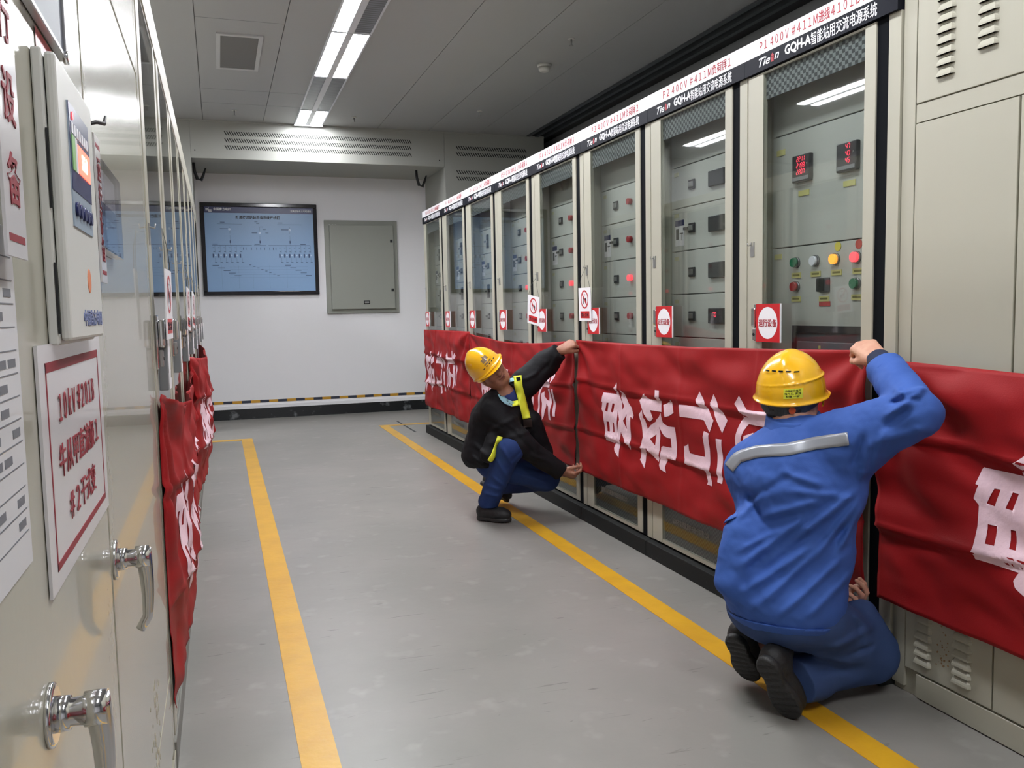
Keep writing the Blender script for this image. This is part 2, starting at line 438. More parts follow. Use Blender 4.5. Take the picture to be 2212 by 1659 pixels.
for (x, s, lab) in ((-0.15, 1, 'black cable loop hanging below the left end of the slotted housing'), (2.29, 1, 'black cable loop hanging below the right end of the slotted housing')):
    pts = [(x - 0.035 * s, 9.95, 2.886), (x - 0.03 * s, 9.95, 2.80), (x - 0.005 * s, 9.95, 2.715), (x + 0.035 * s, 9.95, 2.70), (x + 0.06 * s, 9.95, 2.76), (x + 0.085 * s, 9.95, 2.83)]
    tag(MB().tube(pts, [0.014, 0.016, 0.018, 0.018, 0.014, 0.008], BLACK, 8).build('cable_loop', BLACK), lab, 'cable')

# ---- ceiling lamps: 1.24 m fixtures of two louvred tube bays, two rows
LIT = mat('lit_louvre', (0.9, 0.92, 1.0), 0.5, emit=(0.95, 0.965, 1.0), estr=TUBE)
UNLIT = pattern_mat('unlit_louvre', 'c', srgb(96, 98, 106), srgb(128, 130, 138), (0.0, 1 / 0.02, 0.0), 0.4)
FRM = mat('lamp_frame', srgb(222, 224, 232), 0.35)
def lamp(x, y0, y1, left, right, label):
    t = thing('ceiling_lamp', label, 'ceiling lamp', (x, y0, CZ), group=None)
    L = y1 - y0; W = 0.30
    m = MB(); 
    m.box(0, 0.014, 0, L, -0.012, 0.0); m.box(0.118, 0.168, 0, L, -0.014, 0.0); m.box(W - 0.014, W, 0, L, -0.012, 0.0)
    m.box(0, W, 0, 0.012, -0.010, 0.0); m.box(0, W, L - 0.012, L, -0.010 - (0.016 if y1 == 9.60 else 0), 0.0)  # deeper end bar on the farthest lamp, added to shield the housing from light
    m.build('frame', FRM, t)
    for (a, b, lit) in ((0.014, 0.118, left), (0.168, W - 0.014, right)):
        o = MB().box(a, b, 0.012, L - 0.012, -0.007, -0.001).build('louvre', LIT if lit else UNLIT, t)
        if (left, right) == (1, 0): o['label'] = 'lit bay' if lit else 'dark bay'
    return t
ordn = {8.94: 'farthest', 7.68: 'second', 6.45: 'third', 5.22: 'fourth', 3.98: 'fifth', 2.74: 'sixth', 1.5: 'seventh', 0.26: 'eighth', -0.98: 'ninth', -2.2: 'tenth'}
rowA = [(8.94, 9.60, 1, 1), (7.68, 8.93, 0, 0), (6.45, 7.67, 1, 1), (5.22, 6.44, 1, 0), (3.98, 5.21, 1, 1), (2.74, 3.97, 0, 0), (1.5, 2.73, 1, 1), (0.26, 1.49, 0, 0), (-0.98, 0.25, 1, 1), (-2.2, -0.99, 0, 0)]
names = {8.94: 'lit twin fluorescent ceiling lamp touching the slotted housing', 7.68: 'unlit twin ceiling lamp between the two bright lit ones', 6.45: 'brightly lit twin fluorescent ceiling lamp in the middle of the row',
         5.22: 'ceiling lamp at the top edge with only its left bay lit'}
for (a, b, l, r) in rowA:
    lamp(0.855, a, b, l, r, names.get(a, 'ceiling lamp over the aisle, %s from the far end' % ordn[a]))
rowB = [(8.55, 9.75, 1, 1), (6.3, 7.5, 1, 1), (3.9, 5.1, 1, 1), (1.5, 2.7, 1, 1), (-0.9, 0.3, 1, 1)]
for i, (a, b, l, r) in enumerate(rowB):
    lamp(-1.95, a, b, l, r, 'lit ceiling lamp behind the left cabinet row, %s from the far end' % ['nearest', 'second', 'third', 'fourth', 'fifth'][i])

# ---- ceiling fittings
t = thing('ceiling_vent', 'square white ceiling vent with fine grey louvres beside the lamps', 'ceiling vent', (0.072, 6.70, CZ))
m = MB(); w, l = 0.33, 0.93
for b in ((0, w, 0, 0.04), (0, w, l - 0.04, l), (0, 0.03, 0.04, l - 0.04), (w - 0.03, w, 0.04, l - 0.04)): m.box(*b, -0.012, 0.0)
m.build('frame', mat('vent_frame', srgb(196, 197, 198), 0.5), t)
MB().box(0.03, w - 0.03, 0.04, l - 0.04, -0.004, 0.0).build('backing', DARK, t)
m = MB(); VS = mat('vent_slat', srgb(120, 120, 122), 0.5)
for i in range(26):
    y = 0.045 + i * (l - 0.09) / 26; m.poly([(0.03, y, -0.003), (w - 0.03, y, -0.003), (w - 0.03, y + 0.022, -0.011), (0.03, y + 0.022, -0.011)], VS)
m.build('louvres', VS, t)
DET = mat('detector_white', srgb(205, 205, 200), 0.4)
t = thing('smoke_detector', 'round white smoke detector on the ceiling', 'smoke detector', (2.677, 6.865, CZ))
MB().tube([(0, 0, 0), (0, 0, -0.02)], [0.062, 0.058], DET, 28).build('base', DET, t)
MB().tube([(0, 0, -0.02), (0, 0, -0.045), (0, 0, -0.058)], [0.050, 0.048, 0.030], DET, 28).build('cover', DET, t)
for (x, y, lab) in ((0.238, 9.143, 'small sprinkler head on the ceiling left of the far lamp'), (1.427, 9.165, 'small sprinkler head on the ceiling right of the far lamp'),
                    (2.628, 6.169, 'small sprinkler head on the ceiling just beyond the smoke detector towards the camera'), (2.628, 8.588, 'small sprinkler head far right on the dark ceiling')):
    t = thing('sprinkler', lab, 'sprinkler', (x, y, CZ))
    MB().tube([(0, 0, 0), (0, 0, -0.006)], [0.028, 0.026], DET, 16).build('plate', DET, t)
    MB().tube([(0, 0, -0.006), (0, 0, -0.05)], 0.008, STEEL, 8).tube([(0, 0, -0.05), (0, 0, -0.053)], 0.017, STEEL, 12).build('head', STEEL, t)

# ---- framed wiring diagram on the back wall
PX0, PX1, PZ0, PZ1 = -0.155, 1.168, 1.476, 2.550
t = thing('framed_diagram', 'large black-framed blue wiring diagram on the white back wall', 'picture', (PX0, Y1, PZ0))
W, Hh = PX1 - PX0, PZ1 - PZ0; FB = mat('black_lacquer', (0.012, 0.011, 0.015), 0.12); m = MB(); fw = 0.045
m.box(0, W, -0.04, 0, 0, fw, FB, 0.006); m.box(0, W, -0.04, 0, Hh - fw, Hh, FB, 0.006); m.box(0, fw, -0.04, 0, fw, Hh - fw, FB, 0.006); m.box(W - fw, W, -0.04, 0, fw, Hh - fw, FB, 0.006)
m.build('frame', FB, t)
SKY = mat('diagram_blue', srgb(138, 172, 212), 0.30); NAVY = mat('diagram_navy', srgb(30, 38, 92), 0.3)
MB().box(fw, W - fw, -0.018, -0.004, fw, Hh - 0.115).build('diagram_sheet', SKY, t)
hb = MB().box(fw, W - fw, -0.018, -0.004, Hh - 0.115, Hh - fw).build('header_band', NAVY, t)
LG = MB()
def logo(mb, x, y, z, s, m):
    """two blocks of three bars, set off in height, joined by a slim upright"""
    for i in range(3):
        mb.box(x, x + s * 0.42, y - 0.0006, y, z + s * (0.10 + 0.13 * i), z + s * (0.18 + 0.13 * i), m)
        mb.box(x + s * 0.46, x + s * 0.88, y - 0.0006, y, z + s * (-0.08 + 0.13 * i), z + s * (0.0 + 0.13 * i), m)
    mb.box(x + s * 0.42, x + s * 0.46, y - 0.0006, y, z - s * 0.04, z + s * 0.62, m)
logo(LG, 0.062, -0.0185, Hh - 0.098, 0.075, WTXT); LG.build('emblem', WTXT, hb)
text('lettering', '中国南方电网', 0.034, WTXT, hb, (0.245, -0.019, Hh - 0.072), FRONT, bold=0.02, width=0.19)
text('lettering', '超高压输电公司昭通局', 0.026, WTXT, hb, (W - 0.185, -0.019, Hh - 0.082), FRONT, bold=0.01, width=0.24)
text('title', '昭通换流站站用电系统接线图', 0.042, BTXT, t, (W / 2 - 0.02, -0.019, Hh - 0.165), FRONT, bold=0.022, width=0.50)
INK = mat('diagram_ink', srgb(58, 78, 118), 0.5); m = MB(); yy = -0.0185
def hl(a, b, z, w=0.0025): m.box(a, b, yy - 0.0004, yy, z - w / 2, z + w / 2, INK)
def vl(x, a, b, w=0.0018): m.box(x - w / 2, x + w / 2, yy - 0.0004, yy, a, b, INK)
S = 1.0
hl(0.18, 0.46, 0.83); hl(0.86, 1.14, 0.83); hl(0.115, 0.56, 0.585, 0.004); hl(0.585, 0.72, 0.585, 0.004); hl(0.75, 1.23, 0.585, 0.004)
for x in (0.32, 0.655, 1.00): vl(x, 0.585, 0.70); vl(x, 0.72, 0.80); m.box(x - 0.006, x + 0.006, yy - 0.0004, yy, 0.61, 0.64, INK)
for (x, z) in ((0.60, 0.86), (0.62, 0.84), (0.66, 0.80), (0.69, 0.77), (0.72, 0.73)): hl(x, x + 0.035, z, 0.005)
random.seed(4)
for x0, n, p in ((0.145, 6, 0.06), (0.895, 7, 0.057)):
    for i in range(n):
        x = x0 + i * p; vl(x, 0.50, 0.585); vl(x, 0.38, 0.44); hl(x - 0.025, x - 0.008, 0.555, 0.006); hl(x - 0.02, x, 0.51, 0.005); hl(x - 0.005, x + 0.02, 0.385, 0.005)
        m.box(x - 0.028, x - 0.012, yy - 0.0004, yy, 0.44, 0.485, INK)
for x in (0.46, 0.49, 0.55, 0.61, 0.655, 0.70, 0.76, 0.80, 0.83): m.box(x, x + 0.006, yy - 0.0004, yy, 0.53, 0.56, INK)
for i in range(5): hl(0.11 + 0.06 * i, 0.185 + 0.06 * i, 0.35 - 0.03 * i, 0.006); hl(0.93 + 0.06 * i, 1.00 + 0.06 * i, 0.35 - 0.03 * i, 0.006)
for i in range(8): hl(0.52 + 0.045 * i, 0.545 + 0.045 * i, 0.355 - 0.018 * i, 0.006)
for z in (0.33, 0.30, 0.27, 0.24, 0.21): hl(0.3, 1.2, z, 0.0008)
for x in (0.21, 0.40, 0.56, 0.75, 0.95): vl(x, 0.08, 0.35, 0.0008)
for (x, z, w) in ((0.21, 0.775, 0.09), (0.565, 0.73, 0.06), (0.90, 0.77, 0.09), (0.215, 0.85, 0.05), (0.87, 0.85, 0.05), (0.12, 0.597, 0.06), (0.59, 0.597, 0.06), (1.12, 0.597, 0.06)): hl(x, x + w, z, 0.007)
m.build('diagram_lines', INK, t)
m = MB(); LB = mat('diagram_pale', srgb(190, 212, 235), 0.4)
for (x, z) in ((0.315, 0.77), (0.655, 0.73), (1.0, 0.765)) : m.disc((x, yy + 0.0004, z), (0, -1, 0), 0.014, 0.0008, LB, 14)
for x0, n, p in ((0.15, 5, 0.06), (0.90, 7, 0.057)):
    for i in range(n): m.disc((x0 + i * p, yy + 0.0004, 0.468), (0, -1, 0), 0.010, 0.0008, LB, 12)
m.build('diagram_symbols', LB, t)

# ---- grey wall-mounted distribution box
BX0, BX1, BZ0, BZ1 = 1.252, 2.140, 1.240, 2.368
GR = mat('grey_enclosure', srgb(148, 150, 142), 0.5)
t = thing("distribution_box", "grey metal distribution box mounted on the white wall right of the framed diagram", "electrical box", (BX0, Y1 - 0.0015, BZ0))
W, Hh = BX1 - BX0, BZ1 - BZ0
MB().box(0, W, -0.03, 0, 0, Hh, GR, 0.004).build('body', GR, t)
d = MB().box(0.055, W - 0.055, -0.075, -0.03, 0.05, Hh - 0.06, GR, 0.006).build('door', GR, t)
hd = MB().box(0.44, 0.515, -0.083, -0.075, 0.11, 0.15, BLACK, 0.004).box(0.452, 0.503, -0.088, -0.083, 0.12, 0.14, STEEL).build('handle', BLACK, d)
for z in (0.26, 0.86): MB().box(W - 0.10, W - 0.068, -0.082, -0.075, z, z + 0.035, BLACK, 0.003).build('hinge', BLACK, t)
text('marking', '▪▪▪', 0.03, mat('pale_marking', srgb(190, 192, 188), 0.5), t, (0.10, -0.0325, Hh - 0.055), FRONT, width=0.09)

# ================================================================ GLASS-DOOR CABINETS
# local frame: x along the row (left to right seen from the aisle), y into the cabinet, z up; 0.8 m modules
R, L = 1.995, -0.1675
HZ0, HZ1 = 2.117, 2.239
INY = 0.105                       # inner panel depth
def seam_box(m, z, mm): m.box(0.03, 0.77, INY - 0.001, INY + 0.002, z - 0.004, z + 0.004, mm)
PTAG = mat('pale_tag', srgb(188, 186, 150), 0.5)
SEAMD = mat('drawer_gap', srgb(70, 74, 74), 0.7)
def header_sign(t, top_text):
    h = MB().box(0.001, 0.799, -0.012, 0.018, HZ0, HZ1 - 0.061, HBLACK).build('header', HBLACK, t)
    w = MB().box(0.001, 0.799, -0.012, 0.018, HZ1 - 0.061, HZ1).build('white_strip', WHITE, h)
    w['label'] = 'white upper strip with red writing'
    n = len(top_text)
    text('lettering', wide(top_text), 0.043, REDTXT, h, (0.43, -0.0125, HZ1 - 0.031), FRONT, bold=0.007, width=min(0.66, 0.0325 * n))
    text('lettering', 'GQH-A', 0.045, WTXT, h, (0.325, -0.0125, HZ0 + 0.031), FRONT, bold=0.035, width=0.145)
    text('lettering', '智能站用交流电源系统', 0.047, WTXT, h, (0.555, -0.0125, HZ0 + 0.031), FRONT, bold=0.006, width=0.315)
    text('logo_lettering', 'Tie', 0.045, WTXT, h, (0.130, -0.0125, HZ0 + 0.031), FRONT, bold=0.01, width=0.07, shear=0.35)
    text('logo_lettering', 'n', 0.045, WTXT, h, (0.205, -0.0125, HZ0 + 0.031), FRONT, bold=0.01, width=0.028, shear=0.35)
    lg = MB()
    lg.poly([(0.168, -0.0128, HZ0 + 0.036), (0.190, -0.0128, HZ0 + 0.036), (0.179, -0.0128, HZ0 + 0.048)], REDTXT)
    lg.box(0.171, 0.187, -0.0128, -0.012, HZ0 + 0.016, HZ0 + 0.034, REDTXT); lg.build('logo_house', REDTXT, h)

def glass_cabinet(label, group, top_text, kind, low_text=True, head_sign=True):
    t = thing('glass_door_cabinet', label, 'cabinet', group=group)
    b = MB()
    b.box(0.0, 0.02, 0.018, 0.75, 0.085, HZ0 + 0.1); b.box(0.78, 0.8, 0.018, 0.75, 0.085, HZ0 + 0.1)
    b.box(0.02, 0.78, 0.73, 0.75, 0.085, HZ0 + 0.1); b.box(0.0, 0.8, 0.018, 0.75, HZ0 + 0.1, HZ0 + 0.115); b.box(0.02, 0.78, 0.02, 0.75, 0.085, 0.10)
    b.box(0.75, 0.80, 0.002, 0.018, 0.085, HZ0); b.box(0.0, 0.008, 0.006, 0.018, 0.085, HZ0)
    b.box(0.02, 0.05, 0.10, 0.13, 0.10, HZ0); b.box(0.75, 0.78, 0.10, 0.13, 0.10, HZ0)
    b.build('body', BEIGE, t)
    MB().box(0.70, 0.75, 0.004, 0.018, 0.085, HZ0).build('black_gap_strip', BLACKM, t)
    p = MB().box(0.001, 0.799, -0.035, 0.74, 0.0, 0.078, PLINTH, 0.003)
    p.build('plinth', PLINTH, t)
    # header sign
    if not head_sign: MB().box(0.001, 0.799, -0.004, 0.018, HZ0, HZ1, BEIGE, 0.003).build('header', BEIGE, t)
    if head_sign: header_sign(t, top_text)
    # door: steel frame, glass, hook, handle
    d = MB()
    d.box(0.014, 0.11, -0.002, 0.018, 0.090, HZ0 - 0.004, BEIGE, 0.0015); d.box(0.65, 0.70, -0.002, 0.018, 0.090, HZ0 - 0.004, BEIGE, 0.0015)
    d.box(0.11, 0.65, 0.0, 0.018, 0.090, 0.110, BEIGE); d.box(0.11, 0.65, 0.0, 0.018, HZ0 - 0.012, HZ0 - 0.004, BEIGE)
    door = d.build('door', BEIGE, t)
    MB().box(0.11, 0.65, -0.0012, 0.0030, 0.110, HZ0 - 0.012).build('door_glass', GLASS, door)
    MB().box(0.11, 0.65, 0.0115, 0.0125, 2.012, HZ0 - 0.012).build('perforated_strip', MESHU, door)
    MB().box(0.11, 0.65, 0.0115, 0.0125, 0.110, 0.335).build('perforated_panel', MESHL, door)
    if low_text: text('lettering', '深圳市泰昂能源科技股份有限公司', 0.03, GTXT, door, (0.37, -0.0022, 0.225), FRONT, width=0.32)
    k = MB(); k.box(0.034, 0.058, -0.005, -0.002, 1.425, 1.465, STEEL); k.box(0.034, 0.040, -0.005, -0.002, 1.465, 1.480, STEEL); k.box(0.052, 0.058, -0.005, -0.002, 1.465, 1.480, STEEL)
    k.tube([(0.037, -0.004, 1.470), (0.037, -0.018, 1.466), (0.037, -0.020, 1.478)], 0.0022, STEEL, 6)
    k.build('hook', STEEL, door)
    hd = MB(); hd.box(0.064, 0.122, -0.009, -0.002, 1.092, 1.238, CHROME, 0.003); hd.box(0.068, 0.094, -0.026, -0.009, 1.150, 1.225, CHROME, 0.006)
    hd.box(0.070, 0.092, -0.020, -0.009, 1.098, 1.144, STEEL, 0.003); hd.disc((0.081, -0.020, 1.121), (0, -1, 0), 0.006, 0.002, BLACK, 12)
    hd.build('handle', CHROME, door)
    # inside: panel of drawers
    MB().box(0.03, 0.77, INY + 0.004, INY + 0.02, 0.11, 2.10).build('inner_panel', SEAMD, t)
    if kind == 'main':
        edges = [0.11, 0.50, 1.455, 1.885, 2.10]
    else:
        edges = [0.11, 0.29, 0.49, 0.69, 0.89, 1.09, 1.293, 1.497, 1.70, 1.893, 2.10]
    for i, (a, c) in enumerate(zip(edges, edges[1:])):
        dr = MB().box(0.034, 0.766, INY - 0.006, INY + 0.004, a + 0.0022, c - 0.0022, BEIGE_IN, 0.002).build('drawer_front', BEIGE_IN, t)
        F = INY - 0.006; zc = (a + c) / 2
        if kind != 'main' and 0.6 < a < 1.85:
            MB().box(0.062, 0.100, F - 0.002, F, c - 0.042, c - 0.024).build('name_tag', PTAG, dr)
            hx = 0.225 if kind in ('meter', 'red') else 0.245
            hh = 0.022 if kind in ('meter', 'red') or i % 2 else 0.055
            q = MB().box(hx - 0.026, hx + 0.026, F - 0.008, F, zc - hh, zc + hh, METERB, 0.002).box(hx - 0.018, hx + 0.018, F - 0.014, F - 0.008, zc - 0.012, zc + 0.012, STEEL, 0.002)
            if i % 3 == 1 or kind == 'tall': q.box(hx - 0.058, hx - 0.02, F - 0.016, F - 0.006, zc - 0.006, zc + 0.006, METERB)
            q.build('switch_handle', METERB, dr)
            if kind == 'meter':
                mt = MB().box(0.378, 0.50, F - 0.014, F, zc - 0.034, zc + 0.034, METERB, 0.003).build('meter', METERB, dr)
                if i == 5: seg7('red_digits', '170', 0.020, LEDR, dr, 0.425, F - 0.0146, zc + 0.006)
            if kind == 'red':
                MB().disc((0.402, F, zc), (0, -1, 0), 0.017, 0.022, LRED if i != 6 else LAMPR, 18).build('indicator', LRED, dr)
            if i == 7:
                s = MB().box(0.070, 0.150, F - 0.0015, F, zc - 0.075, zc + 0.045, WHITE).box(0.070, 0.150, F - 0.0022, F - 0.0015, zc + 0.018, zc + 0.045, NAVY)
                s.box(0.078, 0.104, F - 0.0022, F - 0.0015, zc - 0.045, zc + 0.005, METERB).box(0.112, 0.142, F - 0.0022, F - 0.0015, zc - 0.02, zc - 0.015, METERB).box(0.126, 0.129, F - 0.0022, F - 0.0015, zc - 0.05, zc - 0.02, METERB)
                s.build('notice_sheet', WHITE, dr)
    if kind == 'main':
        F = INY - 0.006
        fronts = [o for o in t.children if o.name.startswith('drawer_front')]
        pan = fronts[1]; up = fronts[2]
        for (mx, rows, unit) in ((0.225, ('2211', '2199', '2207'), 'V'), (0.470, ('47', '40', '45'), 'A')):
            mt = MB().box(mx - 0.051, mx + 0.051, F - 0.018, F, 1.690, 1.790, METERB, 0.004).box(mx - 0.045, mx + 0.045, F - 0.020, F - 0.018, 1.697, 1.710, mat('meter_keys', srgb(130, 132, 136), 0.5)).build('meter', METERB, up)
            for i, s in enumerate(rows):
                seg7('red_digits', s, 0.0165, LEDR, up, mx + (0.002 if unit == 'V' else 0.010), F - 0.0206, 1.774 - 0.0235 * i)
            text('unit_letter', unit, 0.012, GTXT, up, (mx + 0.039, F - 0.0205, 1.752), FRONT)
            MB().box(mx - 0.030, mx + 0.030, F - 0.003, F, 1.640, 1.660).build('name_tag', YLABEL, up)
        MB().box(0.06, 0.11, F - 0.003, F, 1.81, 1.832).build('name_tag', YLABEL, up)
        MB().box(0.05, 0.095, F - 0.003, F, 1.412, 1.432).build('name_tag', YLABEL, pan)
        BZ = mat('button_bezel', (0.3, 0.3, 0.31), 0.3, 0.8)
        for (x, z, mm, nm) in ((0.185, 1.393, LGREEN, 'button'), (0.297, 1.393, LWHITE, 'button'), (0.405, 1.393, LAMPO, 'indicator_lamp'), (0.512, 1.393, LAMPR, 'indicator_lamp'), (0.185, 1.302, LRED, 'button'), (0.512, 1.302, LGREEN, 'button')):
            MB().disc((x, F, z), (0, -1, 0), 0.021, 0.008, BZ, 22).disc((x, F - 0.008, z), (0, -1, 0), 0.0175, 0.012, mm, 22).build(nm, BZ, pan)['label'] = {'cabinet': '', }.get('x', {id(LGREEN): 'green button', id(LWHITE): 'white button', id(LAMPO): 'lit orange lamp', id(LAMPR): 'lit red lamp', id(LRED): 'red button'}[id(mm)])
        for (x, z, mm) in ((0.415, 1.437, mat('yellow_disc', srgb(215, 205, 80), 0.5)), (0.520, 1.437, mat('red_disc', srgb(190, 70, 60), 0.5))):
            MB().disc((x, F, z), (0, -1, 0), 0.0165, 0.002, mm, 20).build('sticker', mm, pan)
        for (x, z) in ((0.185, 1.345), (0.297, 1.345), (0.410, 1.345), (0.520, 1.345), (0.185, 1.255), (0.345, 1.253), (0.515, 1.255)):
            o = MB().box(x - 0.027, x + 0.027, F - 0.003, F, z - 0.010, z + 0.010).build('name_tag', YLABEL, pan)
            MB().box(x - 0.02, x + 0.02, F - 0.0035, F - 0.003, z - 0.003, z + 0.004).build('tag_writing', mat('tag_ink', srgb(120, 115, 60), 0.6), pan)
        MB().box(0.318, 0.378, F - 0.002, F, 1.226, 1.243).build('red_sticker', mat('red_sticker', srgb(190, 60, 62), 0.5), pan)
        MB().box(0.320, 0.376, F - 0.006, F, 1.276, 1.330, mat('switch_plate', srgb(84, 86, 88), 0.5), 0.003).box(0.338, 0.352, F - 0.034, F - 0.006, 1.278, 1.328, BLACK, 0.004).build('rotary_switch', METERB, pan)
        br = MB(); br.box(0.166, 0.66, F - 0.006, F, 1.128, 1.154, METERB); br.box(0.166, 0.19, F - 0.006, F, 0.72, 1.128, METERB); br.box(0.636, 0.66, F - 0.006, F, 0.72, 1.128, METERB)
        br.box(0.19, 0.636, F - 0.002, F, 0.72, 1.128, mat('breaker_grey', srgb(86, 88, 92), 0.4)); br.box(0.205, 0.62, F - 0.012, F - 0.002, 0.74, 1.095, mat('breaker_face', srgb(112, 114, 120), 0.4), 0.003)
        br.box(0.33, 0.342, F - 0.013, F - 0.012, 1.070, 1.081, YLABEL); br.box(0.42, 0.46, F - 0.02, F - 0.012, 1.02, 1.062, METERB)
        br.build('circuit_breaker', METERB, pan)
    return t

tops = ['P1 400V #411M进线4101DL开关屏', 'P2 400V #411M负荷屏1', 'P3 400V #411M负荷屏2', 'P4 400V #411M负荷屏3', 'P5 400V #411M负荷屏4', 'P6 400V #411M负荷屏5', 'P7 400V #411M负荷屏6', 'P8 400V #411M负荷屏7']
kinds = ['main', 'meter', 'red', 'red', 'red', 'tall', 'tall', 'tall']
GR_ = 'glass-door cabinets of the right-hand row'
rlab = ['beige glass-door cabinet headed P1 with two red-digit meters and round lamps inside', 'beige glass-door cabinet headed P2 with dark meters on its drawers',
        'beige glass-door cabinet headed P3 in the right row, above the large banner', 'beige glass-door cabinet headed P4 in the right row, behind the man in black',
        'beige glass-door cabinet headed P5 in the right row', 'beige glass-door cabinet headed P6 in the right row', 'beige glass-door cabinet headed P7 in the right row, second from the far end', 'farthest glass-door cabinet of the right row, headed P8']
right_cabs = []
for i in range(8):
    t = glass_cabinet(rlab[i], GR_, tops[i], kinds[i])
    t.location = (R, 2.9405 + 0.8 * i, 0); t.rotation_euler = (0, 0, -math.pi / 2)
    right_cabs.append(t)
LY0 = 2.42
proto = glass_cabinet('glass-door cabinet of the left row, nearest, right behind the plain beige cabinet with handles', 'glass-door cabinets of the left-hand row', '', 'red', head_sign=False)
for i in range(8):
    t = proto if i == 0 else copy_tree(proto)
    t.location = (L, LY0 + 0.8 * i, 0); t.rotation_euler = (0, 0, math.pi / 2)
    for ch in t.children:
        if ch.name.startswith('plinth'):
            ch.location = (0, 0.030, 0)
            if i == 0: ch.data.materials[0] = mat('grey_plinth', srgb(120, 119, 112), 0.5)
    if i: t['label'] = 'glass-door cabinet of the left row, %s from its near end' % ['', 'second', 'third', 'fourth', 'fifth', 'sixth', 'seventh', 'eighth and farthest'][i]

# red-and-white "running equipment" signs stuck beside the door handles
def running_sign(label, group):
    t = thing('running_sign', label, 'sign', group=group)
    MB().box(0, 0.15, 0, 0.004, 0, 0.145, SIGNRED).build('board', SIGNRED, t)
    MB().box(0.15, 0.1535, 0, 0.005, 0, 0.145).build('edge', WHITE, t)
    m = MB(); n = 36; m.poly([(0.075 + 0.0605 * math.cos(2 * math.pi * k / n), -0.0004, 0.0725 + 0.0605 * math.sin(2 * math.pi * k / n)) for k in range(n)], WHITE)
    m.build('white_oval', WHITE, t)
    text('lettering', '运行设备', 0.030, REDTXT, t, (0.075, -0.001, 0.0725), FRONT, bold=0.010, width=0.112)
    return t
sp = running_sign('red sign with white oval beside the handle of the P1 cabinet', 'red signs on the right-hand row')
for i in range(8):
    t = sp if i == 0 else copy_tree(sp)
    t.location = (R - 0.029, 2.9405 + 0.8 * i - 0.108, 1.094); t.rotation_euler = (0, 0, -math.pi / 2)
    if i: t['label'] = 'red sign with white oval beside the handle of the P%d cabinet' % (i + 1)
GPL = mat('grey_plastic', srgb(120, 122, 124), 0.5)
gp = thing('label_plate', 'grey plate with torn white label beside the nearest door handle of the left row', 'label plate', group='grey plates on the left-hand row')
MB().box(0, 0.030, 0, 0.024, 0, 0.185, GPL, 0.002).build('plate', GPL, gp)
m = MB(); random.seed(2); zs = [0.0, 0.03, 0.055, 0.09, 0.12, 0.15]; 
for a_, c_ in zip(zs, zs[1:]): m.poly([(0.030, -0.001, a_), (0.075 + random.uniform(-0.012, 0.012), -0.003, a_), (0.078 + random.uniform(-0.012, 0.012), -0.004, c_), (0.030, -0.001, c_)], WHITE)
m.build('torn_label', WHITE, gp)
for i in range(8):
    t = gp if i == 0 else copy_tree(gp)
    t.location = (L + 0.0265, LY0 + 0.8 * i + 0.126, 1.03); t.rotation_euler = (0, 0, math.pi / 2)
    if i: t['label'] = 'grey plate with torn white label on the left row, %s from the near end' % ['', 'second', 'third', 'fourth', 'fifth', 'sixth', 'seventh', 'eighth'][i]

# hanging white "do not close" tags on strings
def warn_tag(label, group):
    t = thing('warning_tag', label, 'sign', group=group)
    b = MB().box(-0.083, 0.083, 0, 0.003, -0.187, 0, WHITE).build('board', WHITE, t)
    m = MB(); n = 40; ro, ri, cz = 0.052, 0.043, -0.066
    for k in range(n):
        a, c = 2 * math.pi * k / n, 2 * math.pi * (k + 1) / n
        m.poly([(ro * math.cos(a), -0.0005, cz + ro * math.sin(a)), (ro * math.cos(c), -0.0005, cz + ro * math.sin(c)), (ri * math.cos(c), -0.0005, cz + ri * math.sin(c)), (ri * math.cos(a), -0.0005, cz + ri * math.sin(a))], SIGNRED)
    s = 0.7071; w = 0.0048
    m.poly([(-ri * s - w * s, -0.0009, cz + ri * s - w * s), (-ri * s + w * s, -0.0009, cz + ri * s + w * s), (ri * s + w * s, -0.0009, cz - ri * s + w * s), (ri * s - w * s, -0.0009, cz - ri * s - w * s)], SIGNRED)
    m.build('prohibition_ring', SIGNRED, t)
    m = MB(); y = -0.0007; bk = BTXT   # symbol under the bar: switch box and a gripping hand
    m.poly([(-0.020, y, cz + 0.018), (-0.012, y, cz + 0.018), (-0.012, y, cz - 0.026), (-0.020, y, cz - 0.022)], bk)
    m.poly([(-0.012, y, cz + 0.010), (0.004, y, cz - 0.004), (0.004, y, cz - 0.010), (-0.012, y, cz + 0.002)], bk)
    m.poly([(0.004, y, cz + 0.004), (0.014, y, cz + 0.010), (0.026, y, cz - 0.002), (0.026, y, cz - 0.022), (0.010, y, cz - 0.022), (0.004, y, cz - 0.012)], bk)
    m.poly([(-0.010, y, cz + 0.024), (0.002, y, cz + 0.030), (0.012, y, cz + 0.026), (0.012, y, cz + 0.022), (0.002, y, cz + 0.026)], bk)
    m.build('symbol', bk, t)
    pl = MB().box(-0.062, 0.062, -0.0006, 0, -0.172, -0.132, SIGNRED).build('red_plate', SIGNRED, t)
    text('lettering', '禁止合闸', 0.024, BTXT, pl, (0, -0.001, -0.152), FRONT, width=0.10)
    MB().tube([(-0.074, 0.001, -0.004), (-0.05, 0.004, 0.06), (0.0, 0.012, 0.112)], 0.0011, mat('string', srgb(90, 92, 90), 0.8), 5).tube([(0.0, 0.012, 0.112), (0.04, 0.004, 0.06), (0.074, 0.001, -0.004)], 0.0011, MATS['string'], 5).build('string', MATS['string'], t)
    return t
w0 = warn_tag('white warning tag with red ring hanging straight on the P3 cabinet', 'hanging warning tags')
w0.location = (R - 0.040, 4.450, 1.353); w0.rotation_euler = (math.radians(1), 0, -math.pi / 2)
